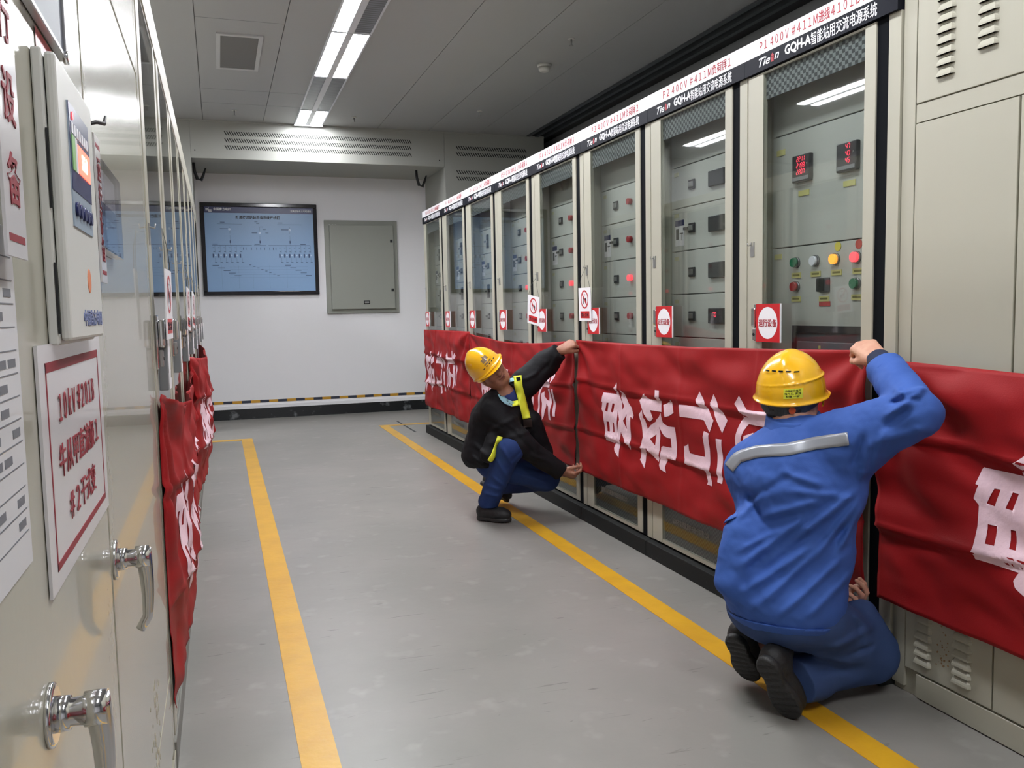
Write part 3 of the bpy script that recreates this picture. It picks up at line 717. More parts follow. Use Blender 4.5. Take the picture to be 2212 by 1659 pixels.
w1 = copy_tree(w0); w1['label'] = 'white warning tag with red ring hanging tilted on the P4 cabinet'
w1.location = (R - 0.045, 5.262, 1.325); w1.rotation_euler = (math.radians(2), math.radians(8), -math.pi / 2 + 0.12)
for i, lab in ((0, 'white warning tag with red ring hanging on the nearest glass door of the left row'), (2, 'white warning tag hanging in the left row, the nearer of the two far ones'), (3, 'white warning tag hanging in the left row, the farthest one')):
    w = copy_tree(w0); w['label'] = lab
    w.location = (L + 0.042, LY0 + 0.8 * i + 0.10, 1.36); w.rotation_euler = (math.radians(1), math.radians(2 * i), math.pi / 2 - 0.04)

# ================================================================ PLAIN LOUVRED CABINET, RIGHT FOREGROUND
GX = 2.006
t = thing('louvred_cabinet', 'tall plain beige louvred cabinet at the right edge, beside cabinet P1', 'cabinet', (GX, 2.138, 0), -math.pi / 2)
W = 2.4
b = MB(); b.box(0, W, 0.012, 0.75, 0.0, 2.45, BEIGE); b.box(0, 0.05, 0.0, 0.012, 0.02, 2.45, BEIGE, 0.001)
b.build('body', BEIGE, t)
def louvres(m, xa, xb, z0, n, p, mm):
    for k in range(n):
        z = z0 - p * k; N = 8
        # pressed half-shell louvre: bulges out, open underneath
        rows = []
        for j in range(5):
            u = j / 4; out = -0.011 * math.sin(u * math.pi / 2) ** 0.8; zz = z + 0.013 - 0.024 * u
            ins = 0.010 * (1 - math.sin(u * math.pi / 2))
            rows.append([(xa + ins, 0.0005, zz), (xa + ins + 0.006, out, zz), (xb - ins - 0.006, out, zz), (xb - ins, 0.0005, zz)])
        for a, c in zip(rows, rows[1:]):
            for q in range(3): m.poly([a[q], a[q + 1], c[q + 1], c[q]], mm)
        a = rows[-1]
        m.poly([(a[0][0], 0.0, a[0][2]), (a[3][0], 0.0, a[3][2]), (a[3][0], 0.0, a[3][2] + 0.004), (a[0][0], 0.0, a[0][2] + 0.004)], SLOT)
def sheet(name, xa, xb, za, zb):
    return MB().box(xa, xb, 0.0, 0.012, za, zb, BEIGE, 0.0015).build(name, BEIGE, t)
up = sheet('top_panel', 0.054, 1.20, 1.825, 2.44)
m = MB(); louvres(m, 0.130, 0.195, 2.135, 9, 0.0305, BEIGE); m.build('louvres', BEIGE, up)
m = MB(); louvres(m, 0.272, 0.338, 2.205, 10, 0.0305, BEIGE); m.build('louvres', BEIGE, up)
MB().box(0.054, 1.2, 0.0015, 0.012, 1.769, 1.821).build('mullion', BEIGE, t)
dr = sheet('door', 0.054, 0.405, 0.29, 1.765)
dr2 = sheet('door', 0.412, 1.20, 0.29, 1.765)
lw = sheet('lower_panel', 0.054, 0.372, 0.085, 0.285)
m = MB(); louvres(m, 0.092, 0.160, 0.262, 6, 0.0265, BEIGE); m.build('louvres', BEIGE, lw)
m = MB(); louvres(m, 0.236, 0.306, 0.258, 6, 0.0265, BEIGE); m.build('louvres', BEIGE, lw)
lw2 = sheet('lower_panel', 0.378, 1.20, 0.085, 0.285)
MB().box(0.10, 1.20, -0.001, 0.012, 0.004, 0.078, BEIGE, 0.0015).build('kick_strip', BEIGE, t)
RUST = mat('rust_stain', srgb(150, 120, 88), 0.8)
m = MB(); random.seed(3)
for _ in range(34):
    x, z, r = random.gauss(0.200, 0.012), random.gauss(0.19, 0.045), random.uniform(0.001, 0.0035)
    if 0.168 < x < 0.228 and 0.1 < z < 0.27: m.disc((x, -0.0002, z), (0, -1, 0), r, 0.0003, RUST, 8)
m.build('rust_spots', RUST, lw)['kind'] = 'stuff'

# ================================================================ GLOSSY PLAIN CABINET, LEFT FOREGROUND
t = thing('steel_cabinet', 'glossy plain beige cabinet filling the left foreground, with two chrome lever handles', 'cabinet', (L, LY0, 0), math.pi / 2)
b = MB(); b.box(-3.6, 0, 0.014, 0.75, 0.0, 2.45, BEIGE_GL); b.box(-0.052, 0.0, 0.0, 0.014, 0.02, 2.45, BEIGE_GL, 0.0015); b.build('body', BEIGE_GL, t)
def sheetL(name, xa, xb, za, zb): return MB().box(xa, xb, 0.0, 0.014, za, zb, BEIGE_GL, 0.002).build(name, BEIGE_GL, t)
MB().box(-1.052, -0.056, 0.0015, 0.014, 1.779, 1.831).build('mullion', BEIGE_GL, t)
sheetL('top_panel', -1.04, -0.056, 1.835, 2.44)
narrow = sheetL('door', -1.052, -0.056, 0.29, 1.775)
wide_door = sheetL('door', -2.3, -1.064, 0.06, 2.44)
sheetL('lower_panel', -1.04, -0.056, 0.085, 0.282)
sheetL('door', -3.58, -2.306, 0.06, 2.44)
MB().box(-3.6, 0, -0.002, 0.014, 0, 0.055).build('kick_strip', BEIGE_GL, t)
def lever(parent, x, z, s=1.0):
    m = MB()
    m.tube([(x, 0, z), (x, -0.004, z), (x, -0.006, z)], [0.030 * s, 0.030 * s, 0.026 * s], CHROME, 28)
    m.tube([(x, -0.006, z), (x, -0.018, z), (x, -0.0185, z), (x, -0.034, z)], [0.017 * s, 0.016 * s, 0.0135 * s, 0.0135 * s], CHROME, 24)
    m.build('escutcheon', CHROME, parent)
    n = 14; pts = []; rr = []
    for k in range(n):
        u = k / (n - 1)
        pts.append((x + 0.004 * math.sin(u * 3), -0.040 - 0.004 * math.sin(u * 3.0) + (0.010 * max(0, u - 0.85) / 0.15), z + 0.012 - 0.125 * u)); rr.append(0.0125 - 0.0055 * u)
    h = MB().tube(pts, rr, CHROME, 16); h.tube([(x, -0.030, z + 0.001), (x, -0.050, z + 0.001)], 0.0165, CHROME, 24)
    return h.build('handle', CHROME, parent)
lever(narrow, 1.400 - LY0, 0.866); lever(wide_door, 0.872 - LY0, 0.862)
BLIST = mat('paint_blister', srgb(203, 202, 190), 0.35)
m = MB(); random.seed(8)
for _ in range(60):
    u = random.random(); y = 1.95 - LY0 + random.gauss(0, 0.05) - 0.12 * u; z = 0.45 - 0.4 * u; r = random.uniform(0.003, 0.008)
    bmesh.ops.create_icosphere(m.bm, subdivisions=1, radius=1, matrix=Matrix.Translation((y, 0.0, z)) @ Matrix.Diagonal((r * 0.7, 0.0012, r * 1.6, 1)))
m.build('paint_blisters', BEIGE_GL, narrow)['kind'] = 'stuff'

# ---- things stuck on it (world: x out of the face is +x, along the aisle is +y)
def on_left(y, z, x=0.0005): return (L + x, y, z)
PAPER = mat('paper', srgb(206, 206, 208), 0.5, coat=0.3)
LFRONT = (math.pi / 2, 0, math.pi / 2)
# name plate 10kV
t = thing('name_plate', 'white plate with dark red frame and three lines of red writing under the display box', 'sign', on_left(0.905, 0.962, 0.0008), math.pi / 2)
MB().box(0, 0.44, -0.003, 0, 0, 0.245, PLATE).build('board', PLATE, t)
m = MB(); f = 0.032
DR = mat('dark_red_frame', srgb(140, 40, 52), 0.5)
m.box(f, 0.44 - f, -0.0035, -0.003, 0.018, 0.026, DR); m.box(f, 0.44 - f, -0.0035, -0.003, 0.217, 0.227, DR); m.box(f, f + 0.004, -0.0035, -0.003, 0.018, 0.227, DR); m.box(0.44 - f - 0.004, 0.44 - f, -0.0035, -0.003, 0.018, 0.227, DR)
m.build('frame', DR, t)
for s, z, w in (('10kV #201B', 0.178, 0.26), ('牛从甲直流极1', 0.122, 0.29), ('#2干式变', 0.066, 0.20)):
    text('lettering', wide(s), 0.038, DR, t, (0.22, -0.004, z), FRONT, bold=0.006, width=w)
# big form sheet at the image's left edge
t = thing('form_sheet', 'white printed form with ruled lines stuck on the cabinet at the left edge', 'paper', on_left(0.40, 1.020, 0.0006), math.pi / 2)
MB().box(0, 0.437, -0.0015, 0, 0, 0.29, PAPER).build('sheet', PAPER, t)
m = MB(); PK = mat('print_grey', srgb(110, 112, 118), 0.6)
for i in range(13): m.box(0.01, 0.427, -0.0019, -0.0015, 0.03 + 0.0195 * i, 0.031 + 0.0195 * i, PK)
random.seed(5)
for i in range(12):
    for k in range(12):
        if random.random() < 0.35: m.box(0.02 + 0.034 * k, 0.046 + 0.034 * k, -0.0019, -0.0015, 0.036 + 0.0195 * i, 0.043 + 0.0195 * i, PK)
m.build('printed_lines', PK, t)
# magnetic sign strips
def vstrip(label, y, z0, z1, w, x, chars, tilt=0.0):
    t = thing('magnetic_strip', label, 'sign', on_left(y, z0, x), math.pi / 2)
    MB().box(0, w, -0.0025, 0, 0, z1 - z0, PLATE).build('board', PLATE, t)
    m = MB(); m.box(0.008, w - 0.008, -0.0029, -0.0025, 0.012, 0.018, DR); m.box(0.008, w - 0.008, -0.0029, -0.0025, z1 - z0 - 0.018, z1 - z0 - 0.012, DR); m.build('stripe', DR, t)
    n = len(chars); p = (z1 - z0 - 0.06) / n
    for i, ch in enumerate(chars): text('lettering', ch, w * 0.62, DR, t, (w / 2, -0.003, z1 - z0 - 0.03 - p * (i + 0.5)), FRONT, bold=0.012)
    return t
vstrip('tall white strip with red characters close to the camera at the upper left edge', 0.752, 1.282, 1.60, 0.072, 0.014, '运行设备')
vstrip('narrow white strip with red characters on the left cabinet between display box and sheet holder', 1.385, 1.285, 1.500, 0.062, 0.006, '运行设备')
# wire hooks that carry the strips
for (y, z, lab) in ((0.775, 1.512, 'small dark hook at the top left corner above the near strip'), (1.385, 1.520, 'small dark hook above the narrow red-lettered strip')):
    tag(MB().tube([on_left(y - 0.02, z - 0.014, 0.001), on_left(y - 0.012, z - 0.008, 0.014), on_left(y + 0.008, z - 0.006, 0.022), on_left(y + 0.012, z + 0.006, 0.024)], [0.0022, 0.003, 0.003, 0.002], METERB, 8).build('wall_hook', METERB), lab, 'hook')
# clear sheet holder
t = thing('sheet_holder', 'clear acrylic holder with a small blue-and-white sheet, on the left cabinet beyond the strip', 'sheet holder', on_left(1.392, 1.335, 0.0008), math.pi / 2)
MB().box(0.0, 0.23, -0.004, -0.001, 0.0, 0.128).build('back_plate', ACRYL, t)
MB().box(0.0, 0.23, -0.016, -0.013, 0.0, 0.128, ACRYL).box(0.0, 0.23, -0.016, -0.001, -0.003, 0.0, ACRYL).box(0, 0.003, -0.016, -0.001, 0, 0.128, ACRYL).box(0.227, 0.23, -0.016, -0.001, 0, 0.128, ACRYL).build('front_pocket', ACRYL, t)
s = MB().box(0.03, 0.22, -0.008, -0.006, 0.006, 0.122, WHITE).box(0.03, 0.22, -0.0086, -0.008, 0.052, 0.072, NAVY).box(0.03, 0.22, -0.0086, -0.008, 0.006, 0.052, SKY)
s.box(0.10, 0.135, -0.009, -0.0086, 0.042, 0.046, NAVY).box(0.15, 0.175, -0.009, -0.0086, 0.042, 0.046, NAVY)
s.build('diagram_card', WHITE, t)
# relay / display box
DB = mat('device_casing', srgb(206, 206, 200), 0.4)
t = thing('display_box', 'beige wall-hung control box with blue display panel and glowing red digits on the left cabinet', 'control box', on_left(0.985, 1.205, 0.0005), math.pi / 2)
W, Hh, D = 0.262, 0.30, 0.0215
MB().box(0.0, W, -0.010, 0, 0.0, Hh, DB, 0.002).build('base', DB, t)
MB().box(0.006, W, -D, -0.011, 0.004, Hh - 0.002, DB, 0.0035).build('cover', DB, t)
for a, c in ((0.012, 0.085), (0.14, 0.22)): MB().box(-0.0006, 0.001, -0.012, -0.0095, a, c, BLACK).build('hinge', BLACK, t)
pn = MB().box(0.06, 0.205, -D - 0.0015, -D, 0.128, 0.262, mat('panel_grey_blue', srgb(150, 165, 180), 0.3)).build('display_panel', MATS['panel_grey_blue'], t)
MB().box(0.06, 0.205, -D - 0.0021, -D - 0.0015, 0.168, 0.262).build('blue_field', NAVY, pn)
MB().box(0.107, 0.198, -D - 0.0030, -D - 0.0021, 0.192, 0.224).build('red_display', mat('red_display', (0.9, 0.15, 0.12), 0.4, emit=(1.0, 0.10, 0.06), estr=2.6), pn)
text('digits', '35.0', 0.024, mat('led_digits', (1, 0.5, 0.4), 0.4, emit=(1, 0.55, 0.35), estr=3), pn, (0.152, -D - 0.0034, 0.208), FRONT, bold=0.03)
MB().box(0.068, 0.088, -D - 0.0030, -D - 0.0021, 0.190, 0.228).build('green_scale', mat('green_scale', srgb(150, 200, 130), 0.4), pn)
MB().box(0.090, 0.104, -D - 0.0030, -D - 0.0021, 0.190, 0.228).build('white_scale', WHITE, pn)
m = MB()
for k in range(7): m.box(0.070 + 0.018 * k, 0.080 + 0.018 * k, -D - 0.0030, -D - 0.0021, 0.230, 0.242, WTXT)
m.build('panel_caption', WTXT, pn)
m = MB(); m.disc((0.082, -D - 0.0021, 0.250), (0, -1, 0), 0.0045, 0.001, LAMPR, 12); m.build('indicator_lamp', LAMPR, pn)
for k in range(5): MB().disc((0.078 + 0.026 * k, -D - 0.0015, 0.148), (0, -1, 0), 0.008, 0.003, NAVY, 16).build('push_button', NAVY, pn)
m = MB(); OR = mat('sticker_orange', srgb(215, 130, 90), 0.5); m.disc((0.155, -D, 0.072), (0, -1, 0), 0.014, 0.0006, OR, 20); m.build('round_sticker', OR, t)
CAP = mat('caption_blue', srgb(120, 130, 170), 0.5)
text('lettering', '中国南方电网', 0.020, CAP, t, (0.17, -D - 0.0006, 0.028), FRONT, bold=0.01, width=0.15)
# tilted display glass above it and the small red sticker
t = thing('hinged_window', 'grey hinged window with dark metal edge at the top left of the left cabinet', 'cabinet window', on_left(0.958, 1.545, 0.0006), math.pi / 2)
MB().box(0.0, 0.205, -0.006, 0, 0.0, 0.34, mat('window_grey', srgb(96, 100, 110), 0.45, spec=0.3)).build('pane', MATS['window_grey'], t)
m = MB(); m.box(-0.005, 0.21, -0.009, 0, -0.006, 0.0, STEEL, 0.001); m.box(0.205, 0.211, -0.009, 0, 0, 0.34, STEEL, 0.001); m.disc((0.203, -0.006, -0.003), (0, -1, 0), 0.008, 0.006, CHROME, 14); m.build('frame', STEEL, t)
tag(MB().poly([on_left(1.02, 1.512, 0.001), on_left(1.12, 1.512, 0.001), on_left(1.12, 1.536, 0.001), on_left(1.02, 1.536, 0.001)]).build('red_sticker', SIGNRED), 'small red sticker on the left cabinet just above the display box', 'sticker')

# ================================================================ RED BANNERS
GLYPHS = {
'bei': ([[(0.533,0.848),(0.494,0.815),(0.514,0.783),(0.369,0.78),(0.355,0.729),(0.365,0.728),(0.349,0.687),(0.367,0.671),(0.371,0.571),(0.375,0.52),(0.51,0.52),(0.499,0.495),(0.508,0.479),(0.566,0.452),(0.557,0.495),(0.58,0.593),(0.634,0.542),(0.687,0.51),(0.685,0.682),(0.692,0.682),(0.703,0.67),(0.718,0.692),(0.7,0.728),(0.662,0.749),(0.593,0.814),(0.567,0.769),(0.607,0.73),(0.594,0.708),(0.582,0.741),(0.536,0.79)]],
  [[(0.417,0.729),(0.437,0.73),(0.421,0.68),(0.393,0.682)],[(0.476,0.731),(0.496,0.731),(0.48,0.682),(0.457,0.683)],[(0.401,0.625),(0.429,0.626),(0.433,0.573),(0.405,0.572)],[(0.472,0.627),(0.489,0.628),(0.492,0.575),(0.474,0.575)],[(0.528,0.697),(0.553,0.652),(0.528,0.582)],[(0.646,0.691),(0.601,0.652),(0.643,0.612),(0.636,0.656)]]),
'she': ([[(0.842,0.814),(0.785,0.775),(0.823,0.736),(0.843,0.712),(0.858,0.704),(0.872,0.689),(0.901,0.681),(0.935,0.701),(0.907,0.739),(1.023,0.742),(1.01,0.843),(0.967,0.842),(0.976,0.792),(0.885,0.791),(0.859,0.802)],[(1.113,0.807),(1.073,0.788),(1.036,0.776),(1.053,0.721),(1.094,0.73),(1.134,0.749),(1.125,0.777)],[(0.823,0.732),(0.784,0.703),(0.79,0.682),(0.796,0.663),(0.827,0.596),(0.797,0.537),(0.796,0.492),(0.787,0.476),(0.846,0.444),(0.849,0.478),(0.847,0.502),(0.863,0.548),(0.913,0.521),(0.986,0.498),(0.997,0.631),(0.987,0.667),(1.014,0.641),(1.035,0.628),(1.067,0.623),(1.089,0.624),(1.093,0.58),(1.072,0.579),(1.019,0.578),(1.005,0.57),(0.991,0.482),(1.001,0.465),(1.053,0.456),(1.042,0.482),(1.056,0.522),(1.082,0.525),(1.135,0.525),(1.138,0.582),(1.13,0.681),(1.073,0.678),(1.041,0.684),(1.024,0.693),(1.015,0.737),(0.993,0.713),(0.968,0.7),(0.96,0.688),(0.932,0.677),(0.898,0.662),(0.866,0.641),(0.849,0.683),(0.829,0.695)]],
  [[(0.955,0.627),(0.9,0.597),(0.953,0.571)]]),
'xing': ([[(1.343,0.862),(1.315,0.824),(1.341,0.797),(1.192,0.792),(1.196,0.738),(1.386,0.742),(1.437,0.695),(1.465,0.748),(1.403,0.797)],[(1.458,0.859),(1.425,0.821),(1.466,0.77),(1.531,0.702),(1.56,0.758),(1.508,0.8)],[(1.394,0.696),(1.384,0.669),(1.389,0.582),(1.255,0.578),(1.247,0.592),(1.247,0.621),(1.226,0.609),(1.199,0.602),(1.199,0.557),(1.212,0.525),(1.226,0.52),(1.39,0.524),(1.408,0.479),(1.4,0.464),(1.445,0.465),(1.45,0.479),(1.433,0.508),(1.43,0.683),(1.437,0.689)],[(1.489,0.675),(1.49,0.602),(1.497,0.492),(1.538,0.492),(1.532,0.677)]],
  []),
'yun': ([[(1.656,0.867),(1.615,0.831),(1.648,0.805),(1.666,0.789),(1.667,0.778),(1.652,0.764),(1.641,0.74),(1.622,0.692),(1.626,0.631),(1.629,0.561),(1.647,0.509),(1.668,0.577),(1.674,0.658),(1.666,0.695),(1.68,0.729),(1.695,0.749),(1.707,0.758),(1.838,0.76),(1.874,0.761),(1.871,0.8),(1.862,0.879),(1.829,0.877),(1.829,0.818),(1.806,0.817),(1.707,0.815),(1.688,0.827),(1.67,0.848)],[(1.934,0.864),(1.887,0.832),(1.907,0.789),(1.963,0.84)],[(1.742,0.729),(1.687,0.71),(1.685,0.688),(1.705,0.646),(1.709,0.53),(1.747,0.564),(1.794,0.651),(1.839,0.632),(1.832,0.548),(1.877,0.546),(1.892,0.667),(1.888,0.754),(1.833,0.751),(1.839,0.67),(1.793,0.677),(1.746,0.697)],[(1.921,0.755),(1.952,0.754),(1.951,0.676),(1.963,0.579),(1.923,0.578),(1.919,0.671)]],
  []),
}

BRED = mat('banner_cloth', srgb(148, 20, 24), 0.6, spec=0.25, bump=(260, 0.05))
def bcloth_back(m):
    return m
BPINK = mat('banner_lettering', srgb(238, 205, 216), 0.6, bump=(14, 0.35))
BH = 0.765
def wrinkle(s, z, W, seed, amp=1.0):
    """out-of-plane relief of a folded cloth: two sharp horizontal fold lines, vertical fold lines, diagonal pulls, soft noise"""
    t = z / BH; h = 0.0
    for (tz, a, wd) in ((0.70, 0.0125, 0.014), (0.33, 0.0110, 0.013)):
        zz = tz * BH + 0.018 * noise.noise(Vector((s * 1.7, seed, tz * 5))) * 1.5 - 0.03 * (s / W) * (1 if tz > 0.5 else 0.4)
        d = (z - zz) / wd
        h += a * (math.exp(-abs(d)) - 0.55 * math.exp(-abs(d + 1.2)))
    for k in range(1, 4):
        ss = W * k / 4 + 0.03 * noise.noise(Vector((z * 3, seed, k)))
        h += 0.0045 * math.exp(-abs(s - ss) / 0.010)
    h += 0.018 * noise.noise(Vector((s * 2.6 + z * 1.4, z * 5.5, seed))) + 0.010 * noise.noise(Vector((s * 7 + z * 4, z * 12, seed + 3)))
    for (cs, cz) in ((0, BH), (W, BH)):              # pulls radiating from the held corners
        dx, dz = abs(s - cs), cz - z; r = math.hypot(dx, dz); a = math.atan2(dz, dx + 1e-6)
        h += 0.010 * math.sin(a * 9 + seed) * math.exp(-((r - 0.28) / 0.22) ** 2)
    return h * amp
def grid_cut(bm, W, H, st):
    for k in range(1, int(W / st)):
        bmesh.ops.bisect_plane(bm, geom=bm.verts[:] + bm.edges[:] + bm.faces[:], plane_co=(k * st, 0, 0), plane_no=(1, 0, 0))
    for k in range(1, int(H / st) + 1):
        bmesh.ops.bisect_plane(bm, geom=bm.verts[:] + bm.edges[:] + bm.faces[:], plane_co=(0, 0, k * st), plane_no=(0, 0, 1))
from mathutils.geometry import tessellate_polygon
def glyph_bm(offs, st=0.014):
    bm = bmesh.new()
    for name, (polys, holes) in GLYPHS.items():
        for pi, p in enumerate(polys):
            hs = holes if (name == 'bei' and pi == 0) or (name == 'she' and pi == 2) else []
            loops = [[Vector((x, z - 0.29, 0)) for x, z in p]] + [[Vector((x, z - 0.29, 0)) for x, z in h] for h in hs]
            flat = [v for l in loops for v in l]; tris = tessellate_polygon(loops)
            vs = [bm.verts.new((v.x + offs, 0, v.y)) for v in flat]
            for tr in tris:
                try: bm.faces.new([vs[i] for i in tr])
                except ValueError: pass
    grid_cut(bm, 2.4, BH, st)
    return bm
def banner(label, W, place, seed, topf=None, s0=0.0, amp=1.0, nglyph=None, glyph_shift=0.0):
    """place(s, z, h) -> world point; s from the left end seen from the aisle, z above the lower hem, h out of the cloth"""
    t = thing('red_banner', label, 'banner', (0, 0, 0), group='red banners with white characters')
    nx, nz = int((W - s0) / 0.0125), int(BH / 0.0125)
    def pt(s, z, off):
        tz = z
        if topf: tz = z * (1 + topf(s) / BH)
        return place(s, tz, wrinkle(s, z, W, seed, amp) + off)
    vs = []; fs = []
    for i in range(nx + 1):
        for j in range(nz + 1): vs.append(pt(s0 + (W - s0) * i / nx, BH * j / nz, 0))
    for i in range(nx):
        for j in range(nz):
            a = i * (nz + 1) + j; fs.append((a, a + 1, a + nz + 2, a + nz + 1))
    me = bpy.data.meshes.new('cloth'); me.from_pydata([tuple(v) for v in vs], [], fs); me.materials.append(BRED); me.update()
    for p in me.polygons: p.use_smooth = True
    o = bpy.data.objects.new('cloth', me); COL.objects.link(o); o.parent = t
    md = o.modifiers.new('thickness', 'SOLIDIFY'); md.thickness = 0.0012; md.offset = 0
    g = glyph_bm(glyph_shift)
    if s0 > 0:
        bmesh.ops.delete(g, geom=[v for v in g.verts if v.co.x < s0 + 0.002], context='VERTS')
    for v in g.verts: v.co = Vector(pt(v.co.x, v.co.z, 0.0020))
    me = bpy.data.meshes.new('characters'); g.to_mesh(me); g.free(); me.materials.append(BPINK)
    for p in me.polygons: p.use_smooth = True
    o = bpy.data.objects.new('characters', me); COL.objects.link(o); o.parent = t; o['label'] = 'large pinkish-white characters'
    return t
def right_place(ystart, x=1.974, zb=0.29, lean=0.0):
    return lambda s, z, h: (min(x - 0.012 - h, 1.9875), ystart - s, zb + z)
sag = lambda W, a, e=0.0: (lambda s: -a * math.sin(math.pi * s / W) + e * (s / W))
banner('large red banner with white characters across cabinets P2 and P3, held by both workers', 2.365, right_place(4.585), 2.0, sag(2.365, 0.012, 0.028))
b2 = banner('red banner partly hidden behind the worker in black, across cabinets P4 to P6', 2.235, right_place(6.865), 7.0, sag(2.235, 0.045, -0.005))
banner('farthest red banner on the right row, ending at the last cabinet', 2.365, right_place(8.51 + 0.73), 11.0, sag(2.365, 0.0, 0.01), s0=0.73, amp=1.3)
banner('red banner in the right foreground covering the plain louvred cabinet', 2.365, right_place(2.166, 1.978), 5.0, sag(2.365, 0.02, 0.0), amp=1.5)
# left row: banners hang loose and belly out into the aisle
def left_place(y0, W, belly, zb=0.27):
    def f(s, z, h):
        u = min(max(s / W, 0), 1); t = z / BH
        out = 0.010 + belly * (math.sin(math.pi * min(1, u * 1.08)) ** 1.2) * (0.35 + 0.65 * math.sin(math.pi * min(1, max(0, 0.15 + 0.8 * (1 - t)))))
        return (max(L + out + h, L + 0.004), y0 + s, zb + z - 0.03 * math.sin(math.pi * u))
    return f
banner('red banner hanging loose along the left cabinet row, the nearer one', 2.365, left_place(2.425, 2.365, 0.035, 0.17), 21.0, lambda s: -0.02 * math.sin(math.pi * s / 2.365) + 0.02 + 0.075 * max(0.0, 1 - s / 0.9), amp=1.6)
banner('red banner hanging loose along the left cabinet row, the farther one', 2.365, left_place(4.80, 2.365, 0.085, 0.26), 31.0, sag(2.365, 0.04, 0.05), amp=1.6)

# ================================================================ PEOPLE
SKIN_B = mat('skin', srgb(206, 158, 134), 0.5, spec=0.35, var=(30, srgb(190, 132, 112), 0.4, 0.75), bump=(180, 0.08))
SKIN_A = mat('skin_shaded', srgb(164, 116, 94), 0.5, spec=0.35, var=(30, srgb(146, 96, 76), 0.4, 0.75), bump=(180, 0.08))  # skin darkened throughout: shade under the helmet brim put into its colour
HAIRM = mat('black_hair', (0.012, 0.011, 0.011), 0.5, bump=(300, 0.5, (1, 1, 0.1)))
BLUE = mat('blue_workwear', srgb(64, 98, 174), 0.75, spec=0.2, bump=(420, 0.06), var=(3.0, srgb(58, 89, 160), 0.4, 0.7))
BLUED = mat('dark_blue_trousers', srgb(40, 60, 110), 0.8, spec=0.2, bump=(420, 0.06), var=(5.0, srgb(50, 74, 126), 0.45, 0.75))
BLUEK = mat('blue_trousers', srgb(58, 78, 122), 0.8, spec=0.2, bump=(420, 0.06))
COATM = mat('black_coat', (0.0085, 0.0085, 0.0105), 0.7, spec=0.2, bump=(300, 0.08))
NAVYC = mat('navy_knit', (0.012, 0.018, 0.05), 0.9)
SHOEM = mat('black_shoe', (0.014, 0.014, 0.015), 0.6, bump=(150, 0.1))
SOLEM = mat('black_sole', (0.022, 0.022, 0.022), 0.55, bump=(90, 0.2))
HELM = mat('yellow_helmet', srgb(246, 186, 22), 0.22, coat=0.6, spec=0.5)
REFL = mat('reflective_tape', srgb(152, 155, 162), 0.32, 0.3, spec=0.5, )
FLUO = mat('fluorescent_yellow', srgb(226, 232, 60), 0.6)
LTBLUE = mat('light_blue_lining', srgb(150, 196, 212), 0.7)

def frame(fwd, up):
    """columns: left of the head, forward, up"""
    u = Vector(up).normalized(); f = Vector(fwd); f = (f - u * f.dot(u)).normalized(); l = u.cross(f)
    return Matrix(((l.x, f.x, u.x), (l.y, f.y, u.y), (l.z, f.z, u.z)))
def at(c, Fm):
    c = Vector(c); return lambda x, y, z: tuple(c + Fm @ Vector((x, y, z)))

def head(S, c, Fm):
    """c = centre of the skull; local x = his left, y = face forward, z = up (metres)"""
    P = at(c, Fm)
    S.ell(P(0, -0.012, 0.022), (0.074, 0.094, 0.088), Fm, 0.02)
    S.ell(P(0, 0.020, -0.030), (0.062, 0.068, 0.072), Fm, 0.03)
    S.ell(P(0, 0.044, -0.078), (0.034, 0.034, 0.030), Fm, 0.03)         # chin
    for s in (-1, 1):
        S.cone(P(0.052 * s, 0.0, -0.052), P(0.024 * s, 0.052, -0.088), 0.017, 0.017, 0.03)   # jaw
        S.ell(P(0.037 * s, 0.062, -0.022), (0.022, 0.016, 0.016), Fm, 0.02)  # cheekbone
        S.ell(P(0.030 * s, 0.078, 0.016), (0.024, 0.009, 0.007), Fm, 0.012)  # brow
        S.cut_ell(P(0.031 * s, 0.093, 0.000), (0.014, 0.012, 0.008), Fm)     # eye socket
        S.ell(P(0.031 * s, 0.074, -0.001), (0.013, 0.011, 0.010), Fm, 0.005) # eyelid
        S.ell(P(0.076 * s, -0.010, -0.018), (0.007, 0.018, 0.030), Fm, 0.008)  # ear
        S.cut_ell(P(0.084 * s, -0.008, -0.014), (0.004, 0.010, 0.017), Fm)
        S.ell(P(0.013 * s, 0.090, -0.034), (0.008, 0.009, 0.007), Fm, 0.008)   # nostril wing
    S.cone(P(0, 0.086, 0.008), P(0, 0.110, -0.030), 0.007, 0.0115, 0.010)  # nose
    S.ell(P(0, 0.085, -0.054), (0.025, 0.012, 0.006), Fm, 0.006)
    S.ell(P(0, 0.083, -0.067), (0.021, 0.012, 0.0075), Fm, 0.006)
    S.cut_ell(P(0, 0.097, -0.0605), (0.025, 0.010, 0.0026), Fm)

